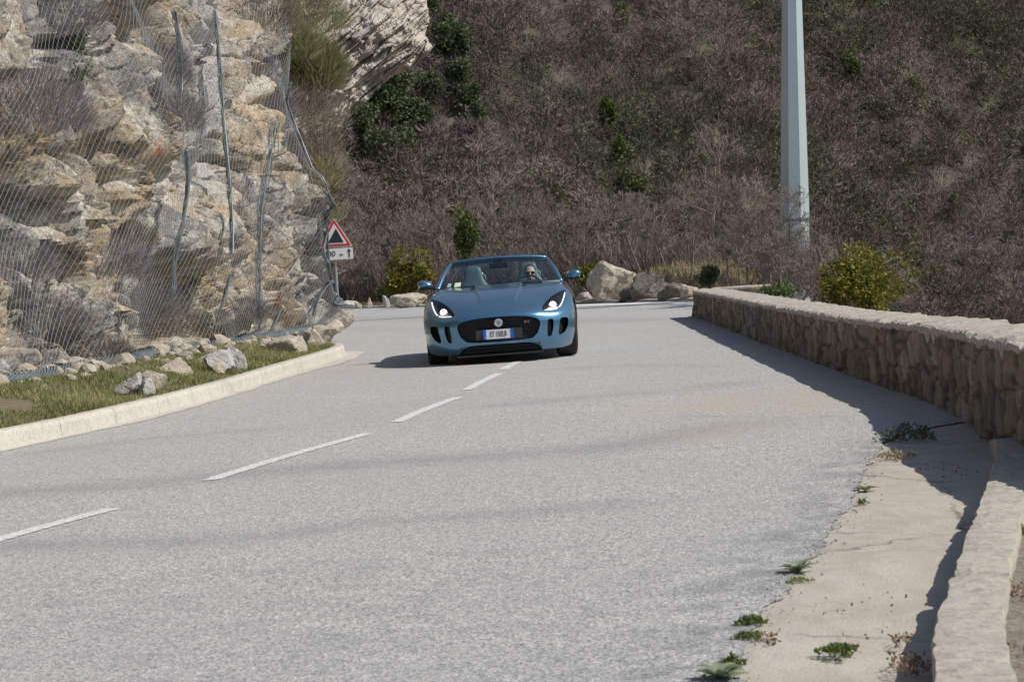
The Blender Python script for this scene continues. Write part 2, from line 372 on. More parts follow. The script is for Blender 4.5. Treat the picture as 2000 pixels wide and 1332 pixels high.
def build_kerb():
    t = NT('kerb_concrete'); n1 = t.noise(2.2, 5); n2 = t.noise(30, 5, .7)
    c = t.mix(n1, (.50, .465, .40), (.66, .62, .54)); c = t.mix(t.ramp(n2, (.35, .5), (.55, 0)), c, (.3, .28, .25))
    c = t.mix(t.ramp(t.noise(1.3, 6, .75, dist=.8), (.5, 0), (.66, .65)), c, (.36, .33, .28)); t.col(c).set(.85); t.bump(n2, .6, .015); con = t.m
    P = resample(crsmooth(KERB, 2), .1); T = np.gradient(P, axis=0); T /= np.linalg.norm(T, axis=1, keepdims=True); N = np.stack([T[:, 1], -T[:, 0]], 1)
    prof = [(.0, -.1), (.0, .0), (-.012, .11), (-.028, .145), (-.05, .152), (-.14, .150), (-.155, .14), (-.157, -.1)]
    V = np.array([[*(p + n * a), z] for p, n in zip(P, N) for a, z in prof]); V += (fbm(V * 9, 3, 4)[:, None] * .005)
    root = empty('kerb', (*KERB[4], 0)); tag(root, 'pale cream concrete kerb curving along the grass verge below the cliff', 'kerb')
    # kerb units 1 m long with joints
    per = 12; o_ = np.array([*KERB[4], 0]); V = V.reshape(len(P), len(prof), 3)
    mb = MB()
    i = 0
    while i < len(P) - 1:
        j = min(i + per, len(P) - 1); seg = V[i:j + 1].copy(); ctr = seg.mean((0, 1))
        e = seg[-1, 0] - seg[0, 0]; e /= np.linalg.norm(e); seg[0] += e * .004; seg[-1] -= e * .004
        mb.add(seg.reshape(-1, 3) - o_, [gridF(len(seg), len(prof)), np.array([list(range(len(prof))), [(len(seg) - 1) * len(prof) + q for q in range(len(prof))][::-1]])]); i = j
    mb.build('kerb_stones', con, root)
    # thin concrete foot strip between kerb and asphalt, with dirt
    W = .22; Q = P[P[:, 1] > 5]; NN = N[P[:, 1] > 5]
    wob = fbm(np.stack([Q[:, 1] * 1.5, Q[:, 1] * 0, Q[:, 1] * 0], -1), 3, 6) * .09
    V = np.concatenate([np.c_[Q - NN * .02, np.full(len(Q), .006)], np.c_[Q + NN * (W + wob - .06 + .10 * smooth01((Q[:, 1:2] - 24) / 6))[:, :1] if False else Q + NN * (.12 + wob + .16 * smooth01((Q[:, 1] - 24) / 6))[:, None], np.full(len(Q), .004)]])
    n = len(Q); mesh('kerb_footing', V - o_, np.array([(i, i + 1, i + 1 + n, i + n) for i in range(n - 1)])[:, ::-1], con, root)

def build_gutter():
    t = NT('gutter_concrete'); n1 = t.noise(.9, 5, .6); n2 = t.noise(6, 6, .7, sc=(1, .35, 1)); n3 = t.noise(70, 4, .7); n4 = t.noise(24, 5, .8, sc=(.4, 1.6, 1))
    c = t.mix(n1, (.41, .375, .32), (.55, .51, .44)); c = t.mix(t.ramp(n2, (.45, 0), (.7, .55)), c, (.36, .295, .235))
    c = t.mix(t.ramp(n4, (.3, .35), (.5, 0)), c, (.33, .29, .24)); c = t.mix(t.ramp(n3, (.25, .8), (.36, 0)), c, (.16, .15, .13))
    crack = t.math('MULTIPLY', t.ramp(t.voro(.5, 'DISTANCE_TO_EDGE', 0, vec=t.mix(.16, t.co, t.noise(6, 5, .7, out=1))), (.0, .9), (.006, 0)), t.ramp(t.noise(2.5, 3), (.4, 0), (.6, 1)))
    c = t.mix(t.ramp(t.noise(1.7, 6, .75, dist=1.), (.5, 0), (.68, .6)), c, (.33, .28, .22)); c = t.mix(t.ramp(t.noise(120, 3, .8), (.56, 0), (.7, .6)), c, (.72, .69, .62))
    c = t.mix(crack, c, (.10, .085, .07)); t.col(c).set(.88); t.bump(t.mix(.4, n3, n2), .7, .015)
    ys = np.arange(1, 14, .05); L = interp(GUT, ys) - .25; R_ = np.where(ys < 12, interp(CURB, np.clip(ys, 1, 12)), interp(WALL, ys)) + .03
    us = np.linspace(0, 1, 30); X = L[:, None] + (R_ - L)[:, None] * us; Y = np.repeat(ys[:, None], 30, 1)
    Z = -.006 - .022 * smooth01((us[None] - .3) / .7) * smooth01((13.5 - Y) / 2) + fbm(np.stack([X * 2, Y * 2, X * 0], -1), 3, 2) * .006
    tag(mesh('drainage_gutter', np.stack([X, Y, Z], -1).reshape(-1, 3), gridF(*X.shape)[:, ::-1], t.m, smooth=True), kind='structure')
    # low rough concrete edge beyond the gutter
    t2 = NT('edge_concrete'); n1 = t2.noise(3, 6, .7); n2 = t2.noise(28, 5, .75)
    c = t2.mix(n1, (.36, .325, .275), (.58, .54, .465)); c = t2.mix(t2.ramp(n2, (.36, .6), (.54, 0)), c, (.2, .18, .15)); t2.col(c).set(.92); t2.bump(t2.mix(.5, n1, n2), .8, .02)
    P = resample(crsmooth(CURB[:], 2), .03); T = np.gradient(P, axis=0); T /= np.linalg.norm(T, axis=1, keepdims=True); N = np.stack([T[:, 1], -T[:, 0]], 1)
    wdt = np.interp(P[:, 1], [1, 4, 7, 9, 11, 12], [.25, .225, .185, .18, .17, .14]); root_ = np.array([1.75, 8.35, 0])
    a = np.array([0, 0, .0, .01, .03, .3, .6, .97, 1, 1]); z = np.array([-.1, -.02, .05, .08, .087, .09, .088, .084, .05, -.1])
    V = np.array([[*(p + n * (w * q)), zz] for p, n, w in zip(P, N, wdt) for q, zz in zip(a, z)])
    # sub-blocks: cast segments with broken joints
    s = np.repeat(np.cumsum(np.r_[0, np.linalg.norm(np.diff(P, axis=0), axis=1)]), len(a))
    brk = np.exp(-((((s + .35) % 1.85) - .9) / .035) ** 2); nn = fbm(V * 6, 4, 1); n2_ = fbm(V * 25, 3, 3)
    V[:, 2] += (nn * .010 + n2_ * .007) * (V[:, 2] > 0) - brk * .035 * (V[:, 2] > 0)
    V[:, 0] += (fbm(V * 11 + 5, 3, 9)) * .012 + fbm(V * 3, 2, 19) * .006; V[:, 2] *= np.where(V[:, 2] > 0, np.interp(V[:, 1], [11.5, 12.1], [1, .25]), 1)
    o = mesh('concrete_edging', V - root_, gridF(len(P), len(a)), t2.m, smooth=False, loc=root_)
    tag(o, 'low rough concrete edging beside the drainage gutter at the lower right', 'kerb')

def wall_frame():
    P = resample(crsmooth(WALL, 2), .03); T = np.gradient(P, axis=0); T /= np.linalg.norm(T, axis=1, keepdims=True); N = np.stack([T[:, 1], -T[:, 0]], 1)
    H = np.interp(P[:, 1], [a for a, _ in WALLH], [b for _, b in WALLH]); return P, T, N, H
def build_wall():
    P, T, N, H = wall_frame(); n = len(P); s = np.cumsum(np.r_[0, np.linalg.norm(np.diff(P, axis=0), axis=1)])
    th = .48; ct = .05                                  # thickness, coping height
    root_ = np.array([3.0, 20, 0.]); root = empty('parapet_wall', root_); tag(root, 'long low stone parapet wall with pale coping on the outer side of the bend', 'wall')
    tt = NT('wall_stone'); n1 = tt.noise(9, 6, .7); n2 = tt.noise(40, 5, .75); n3 = tt.noise(2.2, 5, .7); stn = tt.noise(5, 5, .7, sc=(1, 1, .15))
    c = tt.ramp(tt.attr('tone'), (0, (.17, .115, .075)), (.35, (.30, .22, .15)), (.65, (.25, .215, .18)), (1, (.42, .34, .26)))
    c = tt.mix(tt.ramp(n1, (.42, 0), (.62, .6)), c, (.40, .34, .27)); c = tt.mix(tt.ramp(n3, (.5, 0), (.66, .6)), c, (.14, .12, .10)); c = tt.mix(tt.ramp(n2, (.34, .6), (.5, 0)), c, (.10, .08, .06))
    c = tt.mix(tt.ramp(stn, (.40, .6), (.55, 0)), c, (.085, .065, .05)); c = tt.mix(tt.math('MULTIPLY', tt.attr('joint'), .75), c, (.07, .055, .045)); tt.col(c).set(.93); tt.bump(tt.mix(.5, n1, n2), .9, .025); st = tt.m
    # inner face, dense
    zz = np.linspace(-.12, 1, 46); S, Z = np.meshgrid(s, zz, indexing='ij'); Hh = (H - ct)[:, None]
    z = np.where(Z < 0, Z, Z * Hh)
    rr_ = voro(np.stack([S * 3.0, z * 4.6, z * 0], -1), 21); tone = rr_[2][3] * .5 + .5; joint = np.exp(-((rr_[1] - rr_[0]) / .075) ** 2)
    row = np.floor(z / .26); q = np.stack([S / .33 + row * .5, z / .26 , row * 0], -1)
    f1, e1 = facets(np.stack([S * 3.0, z * 4.6, z * 0], -1), 21, .6); f2, e2 = facets(np.stack([S * 9, z * 9, z * 0], -1), 31, .8)
    dsp = f1 * .028 + f2 * .014 - .028 * np.exp(-(e1 / .09) ** 2) + fbm(np.stack([S * 2.5, z * 1.2, z * 0], -1), 4, 3) * .03
    base = P[:, None] - N[:, None] * dsp[..., None]
    V = np.concatenate([base, z[..., None]], -1)
    mb = MB(); mb.add(V.reshape(-1, 3) - root_, gridF(n, 46))
    # back and far end
    V2 = np.array([[*(p + m * th), zz_] for p, m, h in zip(P, N, H) for zz_ in (-1.2, h - ct)]); mb.add(V2 - root_, gridF(n, 2)[:, ::-1])
    for k in (0, n - 1):
        a, b, h = P[k], P[k] + N[k] * th, H[k] - ct
        mb.add(np.array([[*a, -.1], [*b, -.1], [*b, h], [*a, h]]) - root_, np.array([[0, 1, 2, 3]]))
    mb.a = [np.concatenate([np.stack([tone.ravel()], 1)[:, 0]])] + [np.full(len(v_), .5) for v_ in mb.v[1:]]; jt = np.concatenate([joint.ravel()] + [np.zeros(len(v_)) for v_ in mb.v[1:]])
    mesh('stone_face', np.concatenate(mb.v), [np.concatenate(x) for x in mb.f.values()], st, root, smooth=True, attr=dict(tone=np.concatenate(mb.a), joint=jt))
    # coping: rough mortared slab; its ragged pale drips imitate slivers of sunlight
    cm = NT('coping_mortar'); n1 = cm.noise(4, 6, .7); n2 = cm.noise(26, 5, .75); n3 = cm.noise(1.2, 3)
    c = cm.mix(n1, (.36, .32, .27), (.56, .51, .445)); c = cm.mix(cm.ramp(n2, (.38, .7), (.55, 0)), c, (.25, .22, .19)); c = cm.mix(cm.ramp(n3, (.5, 0), (.7, .5)), c, (.42, .38, .31))
    sv = cm.ramp(cm.voro(2.3, 'DISTANCE_TO_EDGE'), (0, 1), (.05, 0)); c = cm.mix(cm.math('MULTIPLY', sv, .5), c, (.24, .21, .18))
    cm.col(c).set(.92); cm.bump(cm.mix(.5, n1, n2), .8, .02)
    a = np.array([.03, -.012, -.02, -.015, .01, .06, .2, .35, .5, .52, .5]); zt = np.array([-.012, -.01, .0, .03, .042, .045, .05, .048, .042, .0, -.1])
    V = np.array([[*(p + m * q), h - ct + zq] for p, m, h in zip(P, N, H) for q, zq in zip(a, zt)])
    V = V.reshape(n, len(a), 3); ss = s
    sun_drip = np.maximum(0, fbm(np.stack([ss * 6, ss * 0, ss * 0], -1), 3, 77) - .36) * .22 + np.maximum(0, fbm(np.stack([ss * 22, ss * 0, ss * 0], -1), 2, 5)) * .025
    V[:, 0:2, 2] -= sun_drip[:, None]; V[..., 2] += fbm(V * [7, 7, 5], 4, 12) * .016; f3, e3 = facets(V * 5., 55, 1.2); V[:, 3:9, 2] += (f3 * .012 - .01 * np.exp(-(e3 / .08) ** 2))[:, 3:9]
    edge = fbm(np.stack([ss * 4, ss * 0, ss * 0], -1), 4, 41) * .03; V[:, 1:5, :2] -= (N * edge[:, None])[:, None]
    mesh('coping', V.reshape(-1, 3) - root_, gridF(n, len(a)), cm.m, root, smooth=False)
    # short return section at the far end
    r0 = P[-1]; e = np.array([1.25, .10]); Q = np.array([r0 + e * t for t in np.linspace(.0, 1, 40)]); Q[:, 1] += .0
    mb = MB(); V = []
    for p in Q:
        for dy, zz_ in ((-.02, -.1), (-.03, .43), (-.05, .44), (-.05, .475), (.2, .50), (.46, .475), (.47, .43), (.46, -.9)):
            V.append([p[0] + .38, p[1] + dy, zz_])
    V = np.array(V); V += fbm(V * 7, 3, 5)[:, None] * .015
    mb.add(V - root_, [gridF(40, 8), np.array([list(range(8)), [39 * 8 + k for k in range(8)][::-1]])]); mb.build('end_return', cm.m, root)
# ================================================================== cliff
CB = crsmooth([(-8.5, 4), (-7.2, 10), (-6.35, 16), (-5.65, 22), (-5.1, 26), (-4.5, 30), (-4.02, 34), (-3.52, 37.4), (-3.50, 39.2), (-4.7, 41.2), (-6.6, 43.5), (-10, 46), (-15, 50), (-24, 56)], 3)
CP = resample(CB, .035)
CS = np.cumsum(np.r_[0, np.linalg.norm(np.diff(CP, axis=0), axis=1)])
_t = np.gradient(CP, axis=0); _k = np.ones(41) / 41.
_t = np.stack([np.convolve(np.pad(_t[:, k], 20, 'edge'), _k, 'valid') for k in (0, 1)], 1); _t /= np.linalg.norm(_t, axis=1, keepdims=True)
CN = np.stack([_t[:, 1], -_t[:, 0]], 1)
CZ = np.concatenate([np.arange(-.1, 7.4, .035), np.arange(7.4, 11, .12)])
def lean(h): return .055 * h + .012 * h * h
def cliff_surface():
    S, Z = np.meshgrid(CS, CZ, indexing='ij')
    B = CP[:, None] - CN[:, None] * lean(Z)[..., None]
    B3 = np.concatenate([B, Z[..., None]], -1)
    warp = np.stack([fbm(B3 * .8, 3, 70), fbm(B3 * .8, 3, 80), fbm(B3 * .8, 3, 90)], -1) * .35
    q = B3 + warp; rot = q @ np.array([[1, 0, .25], [0, 1, -.3], [-.2, .35, 1]])
    def fac(sc, seed, amp, tilt, slope):
        F1, F2, r, O = voro(rot * sc, seed); O = O / np.array(sc)
        al = O[..., 1] * .97 + O[..., 0] * .2
        return amp * (r[0] + tilt * (r[1] * O[..., 0] + r[2] * O[..., 1] + r[3] * O[..., 2]) * sc[0]) + slope * al * (.6 + .4 * r[1]), F2 - F1
    f1, e1 = fac([.55, .40, .34], 3, .34, 1.0, .62); f2, e2 = fac([1.5, 1.05, .85], 13, .13, 1.1, .62); f3, e3 = fac([4.6, 3.4, 2.7], 23, .045, 1.1, .42)
    big = fbm(B3 * .28, 3, 44)
    d = big * .35 + f1 + f2 + f3 + fbm(B3 * [2.4, 2.4, 1.6], 2, 5) * .07
    d -= .50 * np.exp(-(e1 / .07) ** 2) * (fbm(B3 * .7, 2, 61) > -.15) + .26 * np.exp(-(e2 / .06) ** 2) * (fbm(B3 * 1.4, 2, 62) > .02) + .03 * np.exp(-(e3 / .07) ** 2)
    d = d - .12
    px, py, dep = proj(B3)
    def blob(x, y, rx, ry, amp, hard=2):
        g = np.exp(-((((px - x) / rx) ** 2 + ((py - y) / ry) ** 2) ** hard)); return amp * g
    d += blob(385, 470, 55, 65, .75) + blob(360, 572, 50, 50, -1.7, 2) + blob(330, 640, 60, 40, -.2)
    d += blob(230, 270, 75, 55, .35) + blob(300, 345, 45, 25, -.5) + blob(580, 380, 40, 45, .18) + blob(90, 500, 70, 70, .2)
    d += blob(500, 90, 50, 60, .2) + blob(505, 205, 40, 22, -.35) + blob(40, 150, 60, 20, -.3)
    def crack(pts, w, amp):
        dd, _ = polydist(px, py, pts); return -amp * np.exp(-(dd / w) ** 2)
    d += crack([(258, -30), (290, 50), (285, 110), (270, 135)], 11, .8) + crack([(170, -20), (205, 45), (215, 85)], 8, .5) + crack([(0, 75), (130, 90), (60, 78)], 9, .5)
    d += crack([(95, 0), (60, 40), (0, 85)], 7, .5) + crack([(270, 340), (345, 350), (330, 370)], 12, .6) + crack([(130, 290), (160, 310), (140, 240)], 8, .5) + crack([(225, 140), (260, 145)], 10, .6)
    pd = np.pad(d, 6, 'edge'); bl = sum(pd[6:-6, 6 + k:pd.shape[1] - 6 + k] for k in range(-6, 7)) / 13.
    d = np.clip(d, bl - .9, bl + .13)
    d *= smooth01((Z + .1) / .5) * .6 + .4
    V = B3.copy(); V[..., :2] += CN[:, None] * d[..., None]
    return V, d, S, Z, B3
def build_cliff():
    V, d, S, Z, B3 = cliff_surface()
    t = NT('limestone'); n0 = t.noise(.55, 5, .6); n1 = t.noise(2.1, 7, .7); n2 = t.noise(8, 6, .75); n3 = t.noise(30, 5, .75)
    cream, grey, white = (.64, .50, .33), (.33, .325, .32), (.84, .79, .70)
    c = t.mix(t.ramp(n0, (.46, 0), (.56, 1)), grey, cream); c = t.mix(t.ramp(n1, (.46, 0), (.62, 1)), c, white)
    c = t.mix(t.ramp(n2, (.54, 0), (.66, .8)), c, (.40, .26, .13)); c = t.mix(t.ramp(t.noise(1.1, 5, .7, dist=.6), (.56, 0), (.66, .7)), c, (.17, .155, .145)); c = t.mix(t.ramp(t.noise(4.5, 6, .75, dist=1.2), (.36, .95), (.48, 0)), c, (.075, .07, .065))  # ochre and dark patches; near-black blotches paint extra shade for the crevices
    c = t.mix(t.ramp(n3, (.32, .6), (.5, 0)), c, (.16, .14, .12))
    c = t.mix(t.math('MULTIPLY', t.attr('rust'), t.ramp(t.noise(9, 4), (.3, .4), (.55, 1))), c, (.52, .13, .05))
    c = t.mix(t.math('MULTIPLY', t.attr('pale'), t.ramp(n2, (.38, .2), (.5, 1))), c, (.66, .65, .63))
    t.col(c).set(.93); t.bump(t.mix(.4, n2, n3), 1., .09)
    px, py, dep = proj(V); rust = np.zeros_like(px)
    for x, y, rx, ry in ((312, 292, 9, 20), (228, 45, 5, 9), (390, 118, 12, 9), (543, 590, 5, 14), (75, 740, 8, 6)):
        rust = np.maximum(rust, np.exp(-(((px - x) / rx) ** 2 + ((py - y) / ry) ** 2) ** 2))
    rust *= (fbm(V * 5, 3, 6) > -.35)
    pale = np.exp(-((px - (400 - (py - 250) * .02)) / 42) ** 4) * smooth01((py + 50) / 60) * smooth01((420 - py) / 60) * .75
    o = mesh('cliff', V.reshape(-1, 3), gridF(*px.shape), t.m, smooth=False, attr=dict(rust=rust.ravel(), pale=(pale * (fbm(V * .9, 3, 16) > -.2)).ravel())); tag(o, kind='structure')
    # hill shoulder on top of the cliff
    top = V[::14, -1]; n = len(top); back = []
    for k in range(1, 9):
        q = top.copy(); q[:, :2] -= CN[::14] * (k * 1.3); q[:, 2] += k * .75 + fbm(q * .4, 3, 8) * .5; back.append(q)
    G2 = np.stack([top] + back, 1); t = NT('hill_soil'); f = t.noise(3, 5, .7); t.col(t.mix(f, (.10, .085, .05), (.26, .21, .14))).set(.95); t.bump(f, .8, .1)
    tag(mesh('hillside', G2.reshape(-1, 3), gridF(n, 9), t.m, smooth=True), kind='structure')
    return V, px, py, dep
def net_and_cables(V, px, py, dep):
    wire = plain('net_wire', (.23, .24, .25), .55, .2); cab = plain('net_seam', (.17, .20, .215), .55, .4)
    # envelope of the rock
    Vs = V[::4, ::4]; D = ((Vs[..., :2] - CP[::4][:, None]) * CN[::4][:, None]).sum(-1)
    h = Vs[..., 2]; ns, nh = D.shape
    def roll(a, r, ax, fn):
        out = a.copy()
        for k in range(1, r + 1):
            for sg in (1, -1):
                b = np.roll(a, sg * k, ax)
                if ax == 0:
                    if sg > 0: b[:k] = a[:k]
                    else: b[-k:] = a[-k:]
                else:
                    if sg > 0: b[:, :k] = a[:, :k]
                    else: b[:, -k:] = a[:, -k:]
                out = fn(out, b)
        return out
    env = roll(roll(D, 4, 0, np.maximum), 4, 1, np.maximum); acc = env
    for _ in range(3): acc = roll(acc, 5, 0, np.add) / 11.; acc = roll(acc, 4, 1, np.add) / 9.
    acc = np.maximum(acc, roll(D, 1, 1, np.maximum) * .75 + acc * .25) + .07
    s4, z4 = CS[::4], CZ[::4]
    def netpt(s, z):
        s = np.asarray(s, float); z = np.asarray(z, float)
        i = np.clip(np.interp(s, s4, np.arange(ns)), 0, ns - 1.001); j = np.clip(np.interp(z, z4, np.arange(nh)), 0, nh - 1.001)
        a, b = i.astype(int), j.astype(int); u, v = i - a, j - b
        dd = acc[a, b] * (1 - u) * (1 - v) + acc[a + 1, b] * u * (1 - v) + acc[a, b + 1] * (1 - u) * v + acc[a + 1, b + 1] * u * v
        x = np.interp(s, CS, CP[:, 0]); y = np.interp(s, CS, CP[:, 1]); nx = np.interp(s, CS, CN[:, 0]); ny = np.interp(s, CS, CN[:, 1])
        return np.stack([x + nx * dd, y + ny * dd, z], -1)
    s_of_y = lambda y: np.interp(y, CP[:, 1], CS)
    s0, s1 = s_of_y(12.), s_of_y(39.0)
    w, hh = .15, .055
    ni, nj = int((s1 - s0) / w), int(6.9 / hh)
    I, J = np.meshgrid(np.arange(ni), np.arange(nj), indexing='ij'); s = s0 + (I + (J % 2) * .5) * w; z0 = .33 + J * hh
    jit = fbm(np.stack([s * 2, z0 * 2, z0 * 0], -1), 2, 71) * .03
    zj = z0 + jit
    A = netpt(s, zj); B = A
    def nb(di, s_, z_): return netpt(s_ + di * w * .5, z_ + hh)
    keep = (J < nj - 1)
    up = fbm(np.stack([(s + w * .5) * 2, (z0 + hh) * 2, z0 * 0], -1), 2, 71) * .03; um = fbm(np.stack([(s - w * .5) * 2, (z0 + hh) * 2, z0 * 0], -1), 2, 71) * .03
    C1 = netpt(s + w * .5, z0 + hh + up); C2 = netpt(s - w * .5, z0 + hh + um)
    root_ = np.array([-5., 24, 0]); root = empty('rockfall_net', root_); tag(root, 'grey hexagonal wire mesh net draped over the roadside cliff', 'rockfall net')
    mb = MB(); f = lambda a: a[keep].reshape(-1, 3) - root_
    mb.tubes(f(B), f(C1), .0022, k=3); mb.tubes(f(B), f(C2), .0016, k=3)
    mb.build('wire_mesh', wire, root)
    # lookup pixel -> net
    gs, gz = np.meshgrid(np.linspace(s0, s1, 700), np.linspace(0.1, 7.2, 300), indexing='ij'); gp = netpt(gs, gz); gx, gy, gd = proj(gp)
    def at_net(x, y):
        e = (gx - x) ** 2 + (gy - y) ** 2 + (gd - 20) * .05; k = np.argmin(e); return gs.flat[k], gz.flat[k]
    seams = [([(332, 0), (350, 90), (358, 200), (366, 330), (350, 430), (335, 520), (330, 600)], .07), ([(412, 0), (424, 120), (438, 260), (446, 400), (447, 520)], .05),
             ([(536, 222), (524, 300), (508, 400), (497, 480), (505, 600), (500, 670)], .17), ([(585, 150), (605, 300), (622, 420), (615, 560), (606, 640)], .035), ([(636, 400), (640, 440), (646, 520), (650, 600)], .09), ([(628, 440), (634, 500), (640, 600)], .06),
             ([(447, 520), (440, 590), (420, 610)], .03), ([(548, 585), (541, 640), (500, 680)], .022)]
    for k, (pp, wd_) in enumerate(seams):
        pp = crsmooth(np.array(pp, float), 2); sz = np.array([at_net(*q) for q in pp])
        sz = resample(sz, .05); kk = np.ones(31) / 31; sz = np.stack([np.convolve(np.pad(sz[:, c], 15, 'edge'), kk, 'valid') for c in (0, 1)], 1)
        mb = MB(); m = 9 if wd_ > .04 else 4
        for q in range(m):                              # gathered strands of a folded seam
            off = (q / (m - 1) - .5) * wd_ * (1.2 if q % 2 else 2.2); ph = random.random() * 6
            ss = sz[:, 0] + off + np.sin(np.arange(len(sz)) * .23 + ph) * wd_ * .25
            P = netpt(ss, sz[:, 1]); P[:, 0] += .03 + .02 * np.sin(np.arange(len(sz)) * .31 + ph)
            mb.tubes(P[:-1] - root_, P[1:] - root_, .006, k=3)
            if q < m - 1:
                P2 = netpt(ss + wd_ * .35, sz[:, 1] + .05); P2[:, 0] += .035; mb.tubes(P[:-1:1] - root_, P2[1:] - root_, .0035, k=3)
        P = netpt(sz[:, 0], sz[:, 1]); P[:, 0] += .05; mb.path(P - root_, .011, 5)
        mb.build('seam_cable', cab, root)
    # rolled hem at the foot
    for pp in ([(-60, 752), (60, 738), (210, 707), (330, 682), (378, 680), (395, 694)], [(392, 700), (440, 690), (500, 672), (560, 655), (600, 643), (628, 638)]):
        sz = np.array([at_net(*q) for q in crsmooth(np.array(pp, float), 2)]); sz = resample(sz, .06)
        P = netpt(sz[:, 0], sz[:, 1]); kk = np.ones(7) / 7
        P = np.stack([np.convolve(np.pad(P[:, c], 3, 'edge'), kk, 'valid') for c in range(3)], 1); P[:, 0] += .14; P[:, 2] = np.maximum(P[:, 2], .30)
        nrm = fbm(P * 3, 3, 3)
        mb = MB()
        for q in range(16):
            a = q * 2 * math.pi / 16 + np.arange(len(P)) * .22; r = .085 + nrm * .03
            Q = P + np.stack([np.cos(a) * r, np.cos(a) * 0, np.sin(a) * r], 1); mb.tubes(Q[:-1] - root_, Q[1:] - root_, .008, k=3)
        mb.path(P - root_, .062 + nrm * .018, 7); mb.build('rolled_hem', cab, root)
    return at_net, netpt

def build_far_cliff():
    Y0 = 165.; k = Y0 / FPX
    poly = [(500, -60), (560, -70), (860, -70), (835, -10), (842, 20), (838, 70), (845, 95), (822, 128), (770, 150), (735, 178), (690, 215), (655, 262), (600, 300), (500, 320)]
    pts = np.array([at(x, y, Y0)[[0, 2]] for x, y in poly])
    x0, z0 = pts.min(0); x1, z1 = pts.max(0); xs = np.arange(x0, x1, .07); zs = np.arange(z0, z1, .07)
    X, Z = np.meshgrid(xs, zs, indexing='ij')
    ins = np.zeros(X.shape, bool); a = pts; b = np.roll(pts, -1, 0)
    for (ax, az), (bx, bz) in zip(a, b):
        if abs(bz - az) < 1e-9: continue
        c = ((az > Z) != (bz > Z)) & (X < (bx - ax) * (Z - az) / (bz - az) + ax); ins ^= c
    d, _ = polydist(X, Z, np.concatenate([pts, pts[:1]])); sd = np.where(ins, d, -d)
    sd = sd + fbm(np.stack([X * .9, Z * .9, X * 0], -1), 4, 3) * .55
    # dipping strata: steps across the bedding direction
    dip = math.radians(38); w = fbm(np.stack([X * .25, Z * .25, X * 0], -1), 3, 4) * .8
    v = -X * math.sin(dip) + Z * math.cos(dip) + w; u = X * math.cos(dip) + Z * math.sin(dip)
    f1, e1 = facets(np.stack([u * .28, v * 1.5, v * 0], -1), 5, 1.); f2, e2 = facets(np.stack([u * 1.1, v * 5.5, v * 0], -1), 15, 1.)
    st = (v * .9) % 1.; dep = -1.9 * np.sqrt(np.clip(sd, 0, 9)) + st * .55 + f1 * .5 + f2 * .12 + fbm(np.stack([X, Z, X * 0], -1), 3, 6) * .5 + .25 * np.exp(-(e1 / .05) ** 2) + fbm(np.stack([u * .8, v * 7, X * 0], -1), 2, 26) * .22
    Yg = Y0 + 6 + dep + (Z - z0) * .35
    sc = (Yg / Y0)
    V = np.stack([X * sc, Yg, (Z - CAMH) * sc + CAMH], -1); F = gridF(*X.shape); m = (sd.ravel()[F] > 0).all(1); F = F[m]
    t = NT('far_limestone'); n1 = t.noise(.5, 6, .7); n2 = t.noise(3, 6, .75, sc=(1, 1, 1)); n3 = t.noise(2.2, 5, .7, sc=(.5, 1, 2))
    c = t.mix(t.ramp(n1, (.4, 0), (.6, 1)), (.46, .40, .35), (.62, .56, .49)); c = t.mix(t.ramp(n2, (.33, .45), (.43, 0)), c, (.28, .24, .21)); c = t.mix(t.ramp(n3, (.55, 0), (.7, .7)), c, (.66, .58, .5))
    t.col(c).set(.95); t.bump(n2, .9, .2)
    o = mesh('far_cliff', V.reshape(-1, 3), F, t.m); tag(o, kind='structure')
    return V, sd

def rock(name, c, r, seed, mat, planes=14, flat=.8, ns=.06, sub=4, rot=0.):
    """faceted boulder: convex plane cut + noise"""
    rg = np.random.default_rng(seed)
    key = 'ico%d' % sub
    if key not in CACHE:
        import bmesh
        bm = bmesh.new(); bmesh.ops.create_icosphere(bm, subdivisions=sub, radius=1.); bm.verts.ensure_lookup_table()
        CACHE[key] = (np.array([v.co[:] for v in bm.verts]), np.array([[v.index for v in f.verts] for f in bm.faces])); bm.free()
    D, F = CACHE[key]
    Nn = rg.normal(size=(planes, 3)); Nn /= np.linalg.norm(Nn, axis=1, keepdims=True); off = rg.uniform(.55, 1., planes)
    dt = D @ Nn.T; rr = np.where(dt > .05, off / np.maximum(dt, .05), 9).min(1); rr = np.minimum(rr, 1.15)
    P = D * rr[:, None]; nn = fbm(P * 2.2 + seed, 4, seed % 50) * ns * 2.2 + facets(P * 3 + seed, seed % 40, 1.)[0] * ns * 1.2
    P = P * (1 + nn[:, None]) * np.array(r)
    if rot: P = P @ np.array([[math.cos(rot), math.sin(rot), 0], [-math.sin(rot), math.cos(rot), 0], [0, 0, 1]])
    P[:, 2] = np.maximum(P[:, 2], -r[2] * .6)
    return mesh(name, P, F, mat, loc=c)
CACHE = {}
